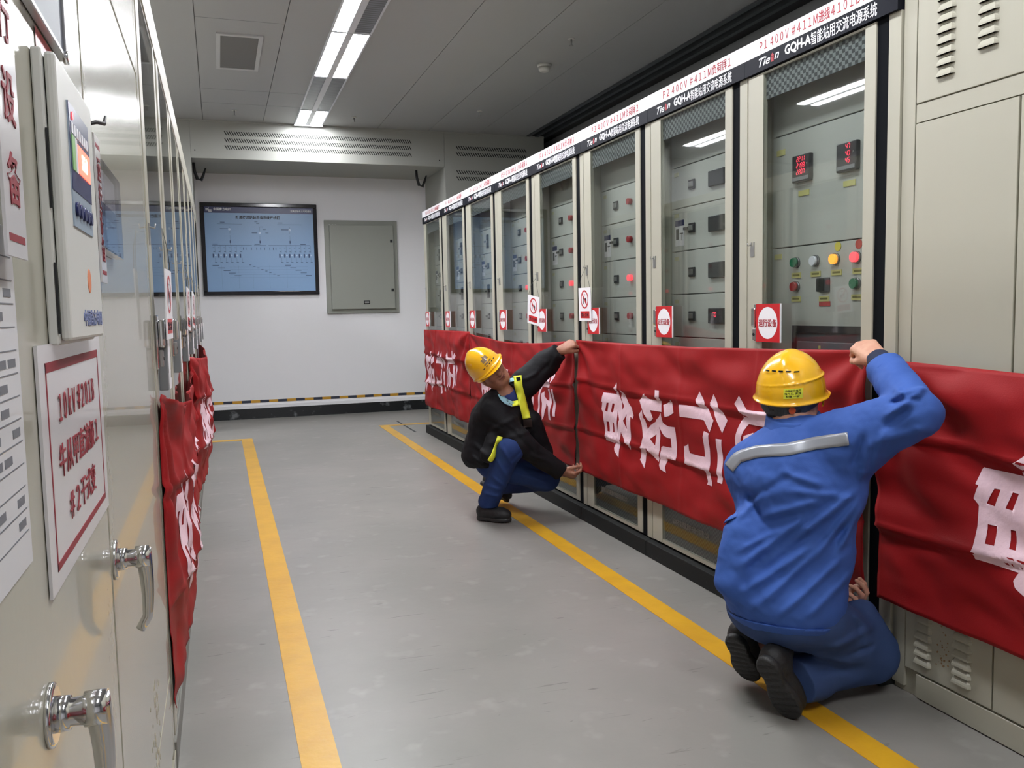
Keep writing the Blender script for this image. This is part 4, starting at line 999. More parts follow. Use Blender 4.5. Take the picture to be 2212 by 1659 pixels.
def hand(S, wrist, fwd, dorsal, side, curl, spread=0.012, thumb=(0.5, 0.6), scale=1.0, tips=None):
    """wrist point, direction to the fingers, direction of the back of the hand; side=+1 puts the thumb on the +x side
    where x = fwd x dorsal. curl: 4 tuples of three joint angles (degrees) from index to little finger"""
    f = Vector(fwd).normalized(); d = Vector(dorsal); d = (d - f * d.dot(f)).normalized(); x = f.cross(d) * side
    w = Vector(wrist); q = scale; V = lambda a, b, c: w + (x * a + f * b + d * c) * q
    # palm as five bones fanned from the wrist, joined smoothly
    base = []
    for i in range(4):
        bx = 0.030 - 0.0195 * i; by = 0.088 - 0.005 * abs(i - 1) - (0.006 if i == 3 else 0)
        bz = 0.004 - 0.0025 * abs(i - 1)
        base.append((bx, by, bz))
        S.cone(V(bx * 0.55, 0.006, 0), V(bx, by, bz), 0.0145 * q, 0.0112 * q, 0.016)
    S.cone(V(0.014, 0.02, -0.008), V(0.020, 0.055, -0.010), 0.013 * q, 0.010 * q, 0.014)   # thumb mound
    S.cone(V(-0.018, 0.02, -0.006), V(-0.022, 0.06, -0.006), 0.011 * q, 0.009 * q, 0.014)
    lens = ((0.040, 0.026, 0.021), (0.045, 0.029, 0.022), (0.041, 0.027, 0.021), (0.033, 0.021, 0.019))
    nails = []
    for i in range(4):
        p = V(*base[i]); ang = 0.0; fan = (0.10 - 0.075 * i) * spread / 0.012
        fd = (f + x * fan).normalized(); r0 = (0.0092, 0.0094, 0.0090, 0.0080)[i] * q
        for j in range(3):
            ang += math.radians(curl[i][j])
            dr = fd * math.cos(ang) - d * math.sin(ang)
            pn = p + dr * lens[i][j] * q
            S.cone(p, pn, r0 * (1 - 0.09 * j), r0 * (1 - 0.09 * (j + 1)), 0.0035 if j else 0.007)
            if j == 2: nails.append((pn, dr, fd * math.sin(ang) + d * math.cos(ang), r0))
            p = pn
    # thumb leaves the side of the palm near its base
    a1, a2 = thumb
    t0 = V(0.020, 0.018, -0.006); td = (x * math.sin(a1) + f * math.cos(a1) - d * 0.35).normalized(); t1 = t0 + td * 0.042 * q
    td2 = (td * math.cos(a2 * 0.6) + (-x * 0.5 + f * 0.6 - d * 0.5).normalized() * math.sin(a2 * 0.6)).normalized(); t2 = t1 + td2 * 0.032 * q
    td3 = (td2 * math.cos(a2 * 0.5) + (-x * 0.7 + f * 0.4 - d * 0.3).normalized() * math.sin(a2 * 0.5)).normalized(); t3 = t2 + td3 * 0.024 * q
    S.cone(t0, t1, 0.0145 * q, 0.0112 * q, 0.014); S.cone(t1, t2, 0.0108 * q, 0.0098 * q, 0.005); S.cone(t2, t3, 0.0098 * q, 0.0082 * q, 0.004)
    nails.append((t3, td3, d, 0.009 * q))
    return nails

def shoe(parent, heel, toe, up, name='shoe', label=None):
    """low work shoe: heel and toe are points on the sole's underside, up points out of the sole"""
    h, t = Vector(heel), Vector(toe); f = (t - h); Lg = f.length; f.normalize(); u = Vector(up); u = (u - f * u.dot(f)).normalized(); x = f.cross(u)
    Fm = Matrix(((x.x, f.x, u.x), (x.y, f.y, u.y), (x.z, f.z, u.z))); P = lambda a, b, c: tuple(h + x * a + f * b + u * c)
    c = h + f * Lg / 2; lo = [min(h[i], t[i]) - 0.13 for i in range(3)]; hi = [max(h[i], t[i]) + 0.17 for i in range(3)]
    S = SDF(lo, hi, 0.004)
    S.ell(P(0, 0.055, 0.050), (0.035, 0.055, 0.040), Fm, 0.02); S.ell(P(0, Lg * 0.52, 0.048), (0.036, 0.085, 0.036), Fm, 0.03)
    S.ell(P(0.003, Lg - 0.065, 0.040), (0.046, 0.066, 0.032), Fm, 0.03); S.cone(P(0, 0.05, 0.055), P(0, 0.06, 0.105), 0.037, 0.034, 0.03)
    S.cut(P(0, 0.06, 0.113), tuple(u), 0.09)
    S.ripple(0.0008, 120, 3)
    up_ = S.mesh(name, SHOEM, parent)
    if label: up_['label'] = label
    S2 = SDF(lo, hi, 0.004)
    for (b, w, l) in ((0.045, 0.036, 0.045), (Lg * 0.5, 0.032, 0.08), (Lg - 0.065, 0.047, 0.066)): S2.ell(P(0, b, 0.012), (w, l, 0.030), Fm, 0.025)
    S2.cut(P(0, Lg / 2, 0.026), tuple(u), 0.25); S2.cut(P(0, Lg / 2, 0.0), tuple(-u), 0.25)
    for k in range(8):
        if k != 3: S2.cone(P(-0.04, 0.03 + k * (Lg - 0.06) / 7, -0.001), P(0.04, 0.03 + k * (Lg - 0.06) / 7 + 0.004, -0.001), 0.0, 0.0, 0.001)
    for k in range(8): S2.cut_ell(P(0, 0.03 + k * (Lg - 0.06) / 7, 0.0), (0.05, 0.0045, 0.005), Fm)
    sl = S2.mesh('sole', SOLEM, up_)
    lc = MB()
    for k in range(3): lc.tube([P(-0.020, Lg * 0.50 + 0.022 * k, 0.083 - 0.008 * k), P(0, Lg * 0.51 + 0.022 * k, 0.092 - 0.009 * k), P(0.020, Lg * 0.50 + 0.022 * k, 0.083 - 0.008 * k)], 0.0022, BLACKM, 6)
    lc.build('laces', BLACKM, up_)
    return up_

def helmet(parent, c_, Fm_, name_tag=True, front=True, scale=0.92):
    c = (0.0, 0.0, 0.0); Fm = Matrix.Identity(3)
    """c = centre of the helmet's rim plane; local x left, y forward, z up"""
    P = at(c, Fm); V = 0.0028
    cc = Vector(c) + Fm @ Vector((0, 0.01, 0.07)); r = 0.215
    S = SDF([cc[i] - r for i in range(3)], [cc[i] + r for i in range(3)], V)
    S.ell(P(0, 0, 0.008), (0.112, 0.138, 0.145), Fm, 0.01)
    S.ell(P(0, -0.010, 0.060), (0.050, 0.108, 0.0955), Fm, 0.012)            # raised crown band
    # rim lip all around and the peak in front
    S.ell(P(0, 0.006, -0.004), (0.124, 0.153, 0.0075), Fm, 0.012)
    S.ell(P(0, 0.070, -0.010), (0.094, 0.118, 0.0075), Matrix.Rotation(math.radians(-8), 3, 'X'), 0.014)
    N = 44
    if not front:
        zc0 = 0.058; kk = math.sqrt(1 - ((zc0 - 0.008) / 0.145) ** 2); rg = [P(0.1105 * kk * math.cos(2 * math.pi * k / N), 0.1365 * kk * math.sin(2 * math.pi * k / N), zc0 - 0.012 * math.cos(2 * math.pi * k / N)) for k in range(N + 1)]
        for a, b in zip(rg, rg[1:]): S.cone(a, b, 0.0022, 0.0022, 0.005)
    # hollow it, cut it open below
    S.cut_ell(P(0, 0, 0.000), (0.106, 0.132, 0.138), Fm)
    S.cut(P(0, -0.1, -0.010), Fm @ Vector((0, 0, -1)), 0.14); S.cut(P(0, 0.02, -0.034), Fm @ Vector((0, 0, -1)), 0.22)
    h = S.mesh('helmet', HELM, parent); h['label'] = 'yellow safety helmet'
    def on(x_, z_, off=0.0008, back=False, rx=0.112, ry=0.138, rz=0.145):
        """point on the dome over (x_, z_), front or back"""
        yy = ry * math.sqrt(max(0.0, 1 - (x_ / rx) ** 2 - ((z_ - 0.008) / rz) ** 2)); n = Vector((x_ / rx ** 2, (-yy if back else yy) / ry ** 2, (z_ - 0.008) / rz ** 2)).normalized()
        return Vector(P(x_, -yy if back else yy, z_)) + (Fm @ n) * off
    def patch(mb, x0, x1, z0, z1, m, off=0.0012, back=False, n=4):
        for i in range(n):
            for j in range(2):
                q = [on(x0 + (x1 - x0) * (i + a) / n, z0 + (z1 - z0) * (j + b) / 2, off, back) for a, b in ((0, 0), (1, 0), (1, 1), (0, 1))]
                mb.poly(q, m)
    m = MB()
    if front:
        for k in range(5): patch(m, -0.052 + 0.023 * k, -0.040 + 0.023 * k, 0.026, 0.031, BLACKM, 0.0015)
        m.build('vent_slots', BLACKM, h)
        e = MB(); NB = mat('helmet_print', srgb(38, 52, 90), 0.4)
        for i in range(4):
            patch(e, 0.003, 0.026, 0.060 + 0.0065 * i, 0.0635 + 0.0065 * i, NB, 0.0016, n=3); patch(e, -0.026, -0.003, 0.054 + 0.0065 * i, 0.0575 + 0.0065 * i, NB, 0.0016, n=3)
        patch(e, -0.002, 0.002, 0.050, 0.092, NB, 0.0016, n=1)
        e.build('emblem', NB, h)
        me = text_mesh('中国南方电网', 0.011, bold=0.02, width=0.060).copy(); me.materials.clear(); me.materials.append(NB)
        for v in me.vertices: v.co = on(v.co.x, 0.042 + v.co.y, 0.0016)
        o = bpy.data.objects.new('lettering', me); COL.objects.link(o); o.parent = h
    else:
        for k in range(5):
            u = -0.044 + 0.022 * k; zc = 0.100 - 1.2 * u * u 
            patch(m, u - 0.007, u + 0.007, zc - 0.002, zc + 0.002, BLACKM, 0.0062, back=True, n=2)
        m.build('vent_slots', BLACKM, h)
        e = MB(); YL = mat('sticker_lime', srgb(222, 222, 60), 0.4); patch(e, -0.068, -0.014, 0.018, 0.050, YL, 0.0012, back=True, n=5); st = e.build('sticker', YL, h)
        NB = mat('sticker_print', srgb(60, 74, 40), 0.5)
        for s_, zz, w_ in (('中国南方电网', 0.043, 0.044), ('电气 陈 海茂', 0.034, 0.046), ('检修 一班', 0.025, 0.040)):
            me = text_mesh(s_, 0.0075, bold=0.02, width=w_).copy(); me.materials.clear(); me.materials.append(NB)
            for v in me.vertices: v.co = on(-v.co.x - 0.041, zz + v.co.y, 0.0018, back=True)
            o = bpy.data.objects.new('lettering', me); COL.objects.link(o); o.parent = st
    # suspension band, knob, chin strap
    band = MB(); N = 30; ST = mat('strap_grey', srgb(62, 66, 68), 0.6)
    rows = []
    for k in range(N + 1):
        a = math.pi + math.pi * k / N; rows.append((P(0.098 * math.cos(a), 0.122 * math.sin(a) - 0.002, 0.002), P(0.094 * math.cos(a), 0.117 * math.sin(a), -0.046 * (0.35 + 0.65 * abs(math.sin(a))))))
    for a, b in zip(rows, rows[1:]): band.poly([a[0], b[0], b[1], a[1]], ST)
    bo = band.build('head_band', ST, h); sm = bo.modifiers.new('thickness', 'SOLIDIFY'); sm.thickness = 0.003
    MB().disc(P(-0.036, -0.112, -0.024), tuple(Fm @ Vector((-0.2, -1, 0))), 0.011, 0.010, mat('knob_orange', srgb(200, 80, 40), 0.4), 18).build('adjusting_knob', MATS['knob_orange'], h)
    cs = MB(); STB = mat('strap_dark', srgb(52, 34, 30), 0.7)
    for s in (-1, 1): cs.tube([P(0.088 * s, 0.015, 0.0), P(0.083 * s, 0.012, -0.035), P(0.072 * s, 0.022, -0.075), P(0.045 * s, 0.048, -0.103), P(0, 0.062, -0.117)], 0.0032, STB, 8)
    cs.build('chin_strap', STB, h)
    h.matrix_world = Matrix.Translation(Vector(c_)) @ Fm_.to_4x4() @ Matrix.Scale(scale, 4)
    return h

def hair(parent, c, Fm, lo_cut=-0.045):
    P = at(c, Fm); S = SDF([c[i] - 0.15 for i in range(3)], [c[i] + 0.15 for i in range(3)], 0.0035)
    S.ell(P(0, -0.018, 0.024), (0.079, 0.097, 0.090), Fm, 0.01); S.ell(P(0, -0.045, -0.015), (0.068, 0.062, 0.060), Fm, 0.02)
    S.cut(P(0, 0.035, -0.01), Fm @ Vector((0, 1, -0.5)), 0.16); S.cut(P(0, 0, lo_cut), Fm @ Vector((0, 0.35, -1)), 0.2)
    for s in (-1, 1): S.cut_ell(P(0.085 * s, -0.008, -0.022), (0.022, 0.026, 0.036), Fm)
    S.ripple(0.0012, 160, 9)
    return S.mesh('hair', HAIRM, parent)

# ---------------------------------------------------------------- worker in blue, kneeling in front of P1 with his back to the camera
B = thing('person', 'person in a blue work jacket and yellow helmet kneeling with his back to us', 'person', (1.56, 2.08, 0))
def keep(o, root):
    for ch in list(o.children_recursive) + [o]: pass
    o.parent = root; o.matrix_parent_inverse = Matrix.Translation(-Vector(root.location)); return o
pel = (1.595, 2.153, 0.326)
mid = (1.626, 2.147, 0.498)
che = (1.642, 2.149, 0.697)
nck = (1.642, 2.173, 0.843)
hd = (1.673, 2.225, 0.943)
shr = (1.729, 2.026, 0.836)
shl = (1.582, 2.277, 0.715)
elr = (1.792, 1.833, 0.932)
wrr = (1.892, 2.097, 1.063)
ell_ = (1.766, 2.363, 0.474)
wrl = (1.830, 2.216, 0.268)
hpr = (1.680, 2.078, 0.288)
hpl = (1.587, 2.237, 0.285)
knr = (1.898, 2.116, 0.118)
knl = (1.912, 2.306, 0.162)
anr = (1.633, 2.130, 0.097)
anl = (1.592, 2.305, 0.122)
HF = frame((0.80, 0.62, -0.10), (-0.04, -0.04, 1.0))
TR = Matrix(((0.50, 0.84, 0.16), (-0.86, 0.50, 0.06), (0.0, -0.18, 0.98)))      # torso: x = his right, y = forward
lo = (1.30, 1.75, 0.0); hi = (2.02, 2.55, 1.16)
S = SDF(lo, hi, 0.0036)
head(S, hd, HF)
S.cone(hd, nck, 0.052, 0.058, 0.03); S.cone(nck, che, 0.06, 0.10, 0.05); S.cone(che, mid, 0.12, 0.10, 0.05); S.cone(mid, pel, 0.10, 0.12, 0.05)
S.cone(che, shr, 0.09, 0.05, 0.05); S.cone(che, shl, 0.09, 0.05, 0.05)
S.chain([shr, elr, wrr], [0.048, 0.038, 0.024], 0.02); S.chain([shl, ell_, wrl], [0.048, 0.038, 0.024], 0.02)
S.chain([pel, hpr, knr, anr], [0.10, 0.075, 0.052, 0.038], 0.03); S.chain([pel, hpl, knl, anl], [0.10, 0.075, 0.052, 0.038], 0.03)
hr_w = Vector(wrr)
nailsB = hand(S, wrr, Vector((1.898, 2.162, 1.097)) - Vector(wrr), Vector((-0.52, -0.80, 0.34)), -1, ((62, 62, 30), (70, 60, 30), (74, 62, 32), (78, 66, 34)), thumb=(0.55, 1.0), scale=1.02)
nailsB2 = hand(S, wrl, Vector((0.50, -0.52, 0.10)), Vector((0.2, 0.1, -1.0)), 1, ((50, 45, 25), (58, 50, 25), (66, 55, 28), (72, 60, 30)), thumb=(0.6, 1.1), scale=0.98)
keep(S.mesh('body', SKIN_B), B)
# jacket
J = SDF(lo, hi, 0.0042)
J.ell(che, (0.205, 0.145, 0.175), TR, 0.05); J.ell(mid, (0.180, 0.140, 0.165), TR, 0.07); J.ell(tuple(Vector(pel) + Vector((0, 0, 0.02))), (0.185, 0.160, 0.130), TR, 0.07)
J.cone(nck, che, 0.075, 0.12, 0.05)
J.cone(tuple(Vector(shl) * 0.75 + Vector(nck) * 0.25), shl, 0.070, 0.082, 0.05); J.cone(tuple(Vector(shr) * 0.75 + Vector(nck) * 0.25), shr, 0.070, 0.080, 0.05)
J.cone(shr, elr, 0.088, 0.064, 0.05); J.cone(elr, tuple(Vector(elr) * 0.18 + Vector(wrr) * 0.82), 0.064, 0.052, 0.012)
J.cone(che, tuple(Vector(shr) * 0.4 + Vector(elr) * 0.6), 0.10, 0.05, 0.06)
J.chain([shl, ell_, wrl], [0.080, 0.066, 0.05], 0.04)
J.cone((1.415, 2.169, 0.409), (1.461, 2.177, 0.551), 0.045, 0.05, 0.06)
J.cut(tuple(Vector(elr) * 0.20 + Vector(wrr) * 0.80), Vector(wrr) - Vector(elr), 0.085)
J.cut(wrl, Vector(wrl) - Vector(ell_), 0.06)
J.cut((1.523, 2.033, 0.257), Vector((-0.10, -0.10, -1.0)), 0.34)

VW = tuple((Vector(che) - Vector((0, 0, 1.2315))).normalized())

Fs = [
 ((1.350, 2.011, 0.417), (1.554, 1.954, 0.556), 0.009, 0.014), ((1.373, 1.999, 0.365), (1.604, 1.939, 0.567), 0.010, 0.016), ((1.446, 1.973, 0.350), (1.639, 1.923, 0.528), 0.009, 0.014),
 ((1.520, 1.947, 0.342), (1.655, 1.913, 0.476), 0.007, 0.014), ((1.341, 2.021, 0.489), (1.533, 1.969, 0.634), 0.009, 0.015), ((1.337, 2.026, 0.534), (1.483, 1.984, 0.609), 0.006, 0.012),
 ((1.362, 2.031, 0.676), (1.514, 1.987, 0.764), -0.006, 0.014), ((1.477, 1.999, 0.765), (1.586, 1.959, 0.723), 0.007, 0.013), ((1.487, 1.991, 0.713), (1.646, 1.935, 0.690), 0.006, 0.014),
 ((1.506, 1.973, 0.576), (1.685, 1.925, 0.715), 0.011, 0.016), ((1.552, 1.952, 0.517), (1.690, 1.921, 0.695), 0.011, 0.015), ((1.614, 1.932, 0.528), (1.693, 1.918, 0.676), 0.009, 0.013),
 ((1.410, 2.011, 0.636), (1.585, 1.956, 0.685), 0.008, 0.016), ((1.335, 2.035, 0.625), (1.426, 2.012, 0.714), 0.006, 0.014), ((1.663, 1.937, 0.774), (1.698, 1.934, 0.864), -0.008, 0.012),
 ((1.685, 1.926, 0.734), (1.715, 1.926, 0.851), 0.007, 0.012), ((1.718, 1.918, 0.773), (1.747, 1.918, 0.876), 0.006, 0.012), ((1.749, 1.920, 0.908), (1.851, 1.892, 0.978), 0.010, 0.012),
 ((1.741, 1.920, 0.876), (1.818, 1.898, 0.926), -0.007, 0.012), ((1.763, 1.919, 0.947), (1.837, 1.894, 0.952), -0.008, 0.009), ((1.776, 1.916, 0.966), (1.857, 1.890, 0.984), 0.009, 0.010),
 ((1.715, 1.925, 0.838), (1.852, 1.882, 0.874), 0.006, 0.016), ((1.475, 1.971, 0.440), (1.668, 1.922, 0.631), -0.006, 0.014), ((1.370, 2.031, 0.715), (1.409, 2.010, 0.623), -0.006, 0.012),
 ((1.402, 1.998, 0.468), (1.556, 1.957, 0.594), -0.005, 0.012), ((1.784, 1.916, 0.992), (1.806, 1.904, 0.940), 0.006, 0.010)]
Fs = [(a_, b_, am * 1.45, w_ * 0.82) for a_, b_, am, w_ in Fs]
J.folds(Fs, VW, 0.008, 0.013)
J.ripple(0.0030, 26, 5, (1, 1, 1.5)); J.ripple(0.0011, 85, 6)
jk = keep(J.mesh('jacket', BLUE), B)
# jacket waistband (hem), collar, cuffs: bands that hug the jacket
def band_part(name, lo, hi, build, m, parent, vox=0.004, rip=0.0006):
    S = SDF(lo, hi, vox); build(S); S.ripple(rip, 90, 2)
    return keep(S.mesh(name, m), parent)
def hem(S):
    S.ell(mid, (0.180, 0.140, 0.165), TR, 0.07); S.ell(tuple(Vector(pel) + Vector((0, 0, 0.02))), (0.185, 0.160, 0.130), TR, 0.07)
    S.cone((1.415, 2.169, 0.409), (1.461, 2.177, 0.551), 0.045, 0.05, 0.06); S.f -= 0.0065
    S.cut((1.525, 2.037, 0.300), Vector((0.10, 0.10, 1.0)), 0.34); S.cut((1.523, 2.033, 0.252), Vector((-0.10, -0.10, -1.0)), 0.34)
hm = band_part('waistband', (1.25, 1.75, 0.15), (1.95, 2.5, 0.65), hem, BLUE, B)
def collar(S):
    c = Vector(nck) + Vector((0.0, 0.0, 0.0)); S.cone(tuple(c + Vector((-0.005, -0.005, -0.04))), tuple(c + Vector((0.018, 0.018, 0.082))), 0.090, 0.078, 0.01)
    S.cut(tuple(c + Vector((0.012, 0.012, 0.056))), Vector((-0.15, -0.15, 1)), 0.12); S.cone(hd, tuple(c), 0.001, 0.001, 0.001)
    S.cut_ell(tuple(c + Vector((0.016, 0.016, 0.08))), (0.068, 0.068, 0.09))
band_part('collar', (1.4, 1.9, 0.75), (1.85, 2.4, 1.05), collar, BLUE, B)
ax = (Vector(wrr) - Vector(elr)).normalized(); c0 = Vector(elr) * 0.22 + Vector(wrr) * 0.78
def cuff(S): S.cone(tuple(c0 - ax * 0.05), tuple(c0 + ax * 0.004), 0.055, 0.057, 0.006); S.cut(tuple(c0 + ax * 0.006), ax, 0.09); S.cut(tuple(c0 - ax * 0.045), -ax, 0.09)
band_part('cuff', [c0[i] - 0.12 for i in range(3)], [c0[i] + 0.12 for i in range(3)], cuff, BLUE, B, 0.003)
def icuff(S): S.cone(tuple(c0), tuple(Vector(wrr) + ax * 0.004), 0.041, 0.034, 0.006); S.cut(tuple(Vector(wrr) + ax * 0.004), ax, 0.07)
o = band_part('inner_cuff', [wrr[i] - 0.1 for i in range(3)], [wrr[i] + 0.1 for i in range(3)], icuff, NAVYC, B, 0.003); o['label'] = 'dark knitted cuff'
# reflective band: a ribbon projected onto the jacket back
def drape(name, pts2, w, m, target, V, parent, off=0.0022, n=60, more=()):
    """ribbon laid on a garment: centreline points near the surface, pressed on it along V"""
    from mathutils.bvhtree import BVHTree
    bv = [BVHTree.FromPolygons([v.co for v in me.vertices], [p.vertices for p in me.polygons]) for me in [target.data] + [x.data for x in more]]; V = Vector(V).normalized()
    P_ = [Vector(p) for p in pts2]; seg = [(b - a).length for a, b in zip(P_, P_[1:])]; T = sum(seg)
    def at_(s):
        for k, l in enumerate(seg):
            if s <= l or k == len(seg) - 1: return P_[k].lerp(P_[k + 1], s / l), (P_[k + 1] - P_[k]).normalized()
            s -= l
    rows = []
    for i in range(n + 1):
        c, d = at_(T * i / n); sd = d.cross(V).normalized(); row = []
        for j in range(5):
            p = c + sd * (w * (j / 4 - 0.5)); hits = [h_[0] for h_ in (t_.ray_cast(p - V * 0.4, V) for t_ in bv) if h_[0] is not None and (h_[0] - p).length < 0.35]
            if not hits: row = None; break
            row.append(min(hits, key=lambda q_: (q_ - p).dot(V)) - V * off)
        if row: rows.append(row)
    # even out the cloth relief under the ribbon so that it lies as one strip
    R_ = np.array([[tuple(v) for v in r] for r in rows])
    for _ in range(3):
        R2 = R_.copy(); R2[1:-1] = 0.5 * R_[1:-1] + 0.25 * (R_[2:] + R_[:-2]); R_ = R2
    nv = len(rows[0]); me2 = bpy.data.meshes.new(name)
    me2.from_pydata([tuple(v) for r in R_ for v in r], [], [(i * nv + j, i * nv + j + 1, (i + 1) * nv + j + 1, (i + 1) * nv + j) for i in range(len(rows) - 1) for j in range(nv - 1)])
    me2.materials.append(m); me2.update(); o = bpy.data.objects.new(name, me2); COL.objects.link(o)
    for p in me2.polygons: p.use_smooth = True
    md = o.modifiers.new('thickness', 'SOLIDIFY'); md.thickness = 0.001
    return keep(o, parent)
o = drape('reflective_band', [(1.443, 2.221, 0.743), (1.422, 2.148, 0.792), (1.436, 2.072, 0.820), (1.493, 2.000, 0.832), (1.567, 1.976, 0.847), (1.657, 1.947, 0.854)], 0.037, REFL, jk, VW, B)
o['label'] = 'silver reflective stripe across the back'
# buttons on cuff and waistband
bt = MB(); BT = mat('button_blue', srgb(60, 100, 190), 0.4)
for p in ((1.864, 1.998, 1.028), (1.846, 2.023, 1.005)): bt.disc(p, tuple(-Vector(VW)), 0.006, 0.008, BT, 12)
keep(bt.build('cuff_button', BT), B)
# trousers
T = SDF((1.30, 1.75, 0.0), (2.05, 2.6, 0.56), 0.005)
T.ell(tuple(Vector(pel) + Vector((0, 0, -0.02))), (0.165, 0.145, 0.12), TR, 0.05)
T.cone(hpr, knr, 0.088, 0.078, 0.05); T.cone(hpl, knl, 0.095, 0.080, 0.05)
T.cone(knr, (1.651, 2.123, 0.091), 0.078, 0.062, 0.02); T.cone(knl, (1.642, 2.288, 0.121), 0.075, 0.055, 0.02)
T.cone((1.909, 2.094, 0.154), (1.863, 2.119, 0.257), 0.055, 0.05, 0.04)
T.cone((1.651, 2.123, 0.091), (1.611, 2.116, 0.094), 0.060, 0.062, 0.02); T.cone((1.684, 2.100, 0.069), (1.621, 2.078, 0.071), 0.045, 0.038, 0.03); T.cut((1.599, 2.120, 0.096), Vector((-0.9, -0.42, 0.1)), 0.09); T.cut((1.621, 2.296, 0.125), Vector((-0.9, -0.42, 0.1)), 0.07)
T.cut((1.7, 2.2, 0.006), Vector((0, 0, -1)), 0.6)
T.cut((1.956, 2.2, 0.2), Vector((1, 0, 0)), 0.5)
TF = [((1.577, 1.919, 0.244), (1.702, 1.880, 0.293), 0.010, 0.013), ((1.637, 1.896, 0.217), (1.718, 1.870, 0.241), -0.008, 0.010), ((1.655, 1.901, 0.346), (1.714, 1.875, 0.280), 0.010, 0.012), ((1.526, 1.933, 0.212), (1.660, 1.885, 0.187), 0.009, 0.012),
      ((1.524, 1.930, 0.167), (1.647, 1.887, 0.164), -0.006, 0.010), ((1.666, 1.894, 0.307), (1.674, 1.883, 0.216), -0.007, 0.011), ((1.466, 1.956, 0.246), (1.613, 1.905, 0.230), -0.006, 0.012)]
T.folds(TF, VW, 0.008, 0.012); T.ripple(0.0028, 30, 12)
keep(T.mesh('trousers', BLUEK), B)
# shoes: toes on the floor, soles facing the camera
sf = (0.90, 0.42, 0.0)
shoe_r = shoe(None, (1.450, 2.053, 0.205), (1.561, 2.055, -0.001), (0.85, 0.48, 0.25)); keep(shoe_r, B)
shoe_l = shoe(None, (1.475, 2.246, 0.195), (1.583, 2.298, 0.011), (0.80, 0.50, 0.35)); keep(shoe_l, B)
hl_ = helmet(None, tuple(Vector(hd) + HF @ Vector((0, 0.0, 0.012))), frame((0.80, 0.62, 0.0), (-0.10, -0.10, 1.0)), front=False); keep(hl_, B)
keep(hair(None, hd, HF, -0.06), B)

# ---------------------------------------------------------------- worker in the black coat, crouching, turned to the camera
A = thing('person', 'person in a black coat, blue trousers and yellow helmet crouching with arms stretched', 'person', (1.50, 4.68, 0))
apel = (1.502, 4.819, 0.389)
amid = (1.533, 4.779, 0.526)
ache = (1.568, 4.736, 0.655)
anck = (1.575, 4.700, 0.746)
ahd = (1.467, 4.707, 0.888)
ashl = (1.682, 4.691, 0.812)
ashr = (1.465, 4.645, 0.665)
aell = (1.807, 4.679, 0.919)
awrl = (1.871, 4.611, 0.996)
aelr = (1.579, 4.548, 0.486)
awrr = (1.836, 4.559, 0.295)
ahpr = (1.479, 4.749, 0.346)
ahpl = (1.518, 4.755, 0.323)
aknr = (1.526, 4.541, 0.451)
aknl = (1.818, 4.740, 0.226)
aanr = (1.450, 4.728, 0.121)
aanl = (1.581, 5.107, 0.120)
# head axes from the photograph: crown leans up-left, face turned right and down
camR, camU, camB = np.array((0.946009, -0.323555, -0.019486)), np.array((0.046037, 0.074608, 0.996150)), -np.array((0.320855, 0.943264, -0.085475))
W3 = lambda a, b, c: Vector(camR * a + camU * b + camB * c)
AF = frame(W3(0.46, -0.10, 0.86), W3(-0.72, 0.66, 0.24))
lo = (1.10, 4.15, 0.0); hi = (2.02, 5.45, 1.18)
S = SDF(lo, hi, 0.0038)
head(S, ahd, AF)
S.cone(tuple(Vector(ahd) + AF @ Vector((0, -0.01, -0.03))), anck, 0.052, 0.056, 0.03); S.cone(anck, ache, 0.05, 0.075, 0.02); S.cone(ache, amid, 0.12, 0.10, 0.05); S.cone(amid, apel, 0.10, 0.12, 0.05)
S.cone(ache, ashl, 0.06, 0.05, 0.03); S.cone(ache, ashr, 0.06, 0.05, 0.03)
S.chain([ashl, aell, awrl], [0.046, 0.036, 0.024], 0.02); S.chain([ashr, aelr, awrr], [0.046, 0.036, 0.024], 0.02)
S.chain([apel, ahpr, aknr, aanr], [0.10, 0.075, 0.05, 0.036], 0.03); S.chain([apel, ahpl, aknl, aanl], [0.10, 0.075, 0.05, 0.036], 0.03)
hand(S, awrl, W3(0.80, 0.48, 0.10), W3(-0.35, 0.62, 0.65), 1, ((48, 62, 20), (60, 66, 30), (66, 68, 32), (70, 70, 34)), thumb=(0.45, 0.9), scale=1.0)
hand(S, awrr, W3(0.92, -0.28, 0.08), W3(-0.25, -0.80, 0.50), -1, ((46, 48, 20), (58, 56, 28), (66, 62, 30), (70, 64, 32)), thumb=(0.5, 0.8), scale=1.0)
keep(S.mesh('body', SKIN_A), A)

eb = MB()
P = at(ahd, AF)
for s in (-1, 1):
    eb.tube([P(0.014 * s, 0.089, 0.018), P(0.030 * s, 0.088, 0.023), P(0.046 * s, 0.076, 0.019)], [0.002, 0.003, 0.0015], HAIRM, 6)
    eb.tube([P(0.018 * s, 0.0835, -0.001), P(0.030 * s, 0.087, -0.001), P(0.043 * s, 0.079, -0.002)], [0.0008, 0.0022, 0.0008], HAIRM, 6)
keep(eb.build('eyebrows_and_lashes', HAIRM), A)
lp = MB(); LIP = mat('lips', srgb(128, 70, 64), 0.5)
lp.tube([P(-0.022, 0.0915, -0.0575), P(-0.010, 0.0975, -0.0555), P(0, 0.0985, -0.0570), P(0.010, 0.0975, -0.0555), P(0.022, 0.0915, -0.0575)], [0.0008, 0.0026, 0.0026, 0.0026, 0.0008], LIP, 8)
lp.tube([P(-0.020, 0.0905, -0.0635), P(0, 0.0965, -0.0665), P(0.020, 0.0905, -0.0635)], [0.0008, 0.0034, 0.0008], LIP, 8)
keep(lp.build('lips', LIP), A)
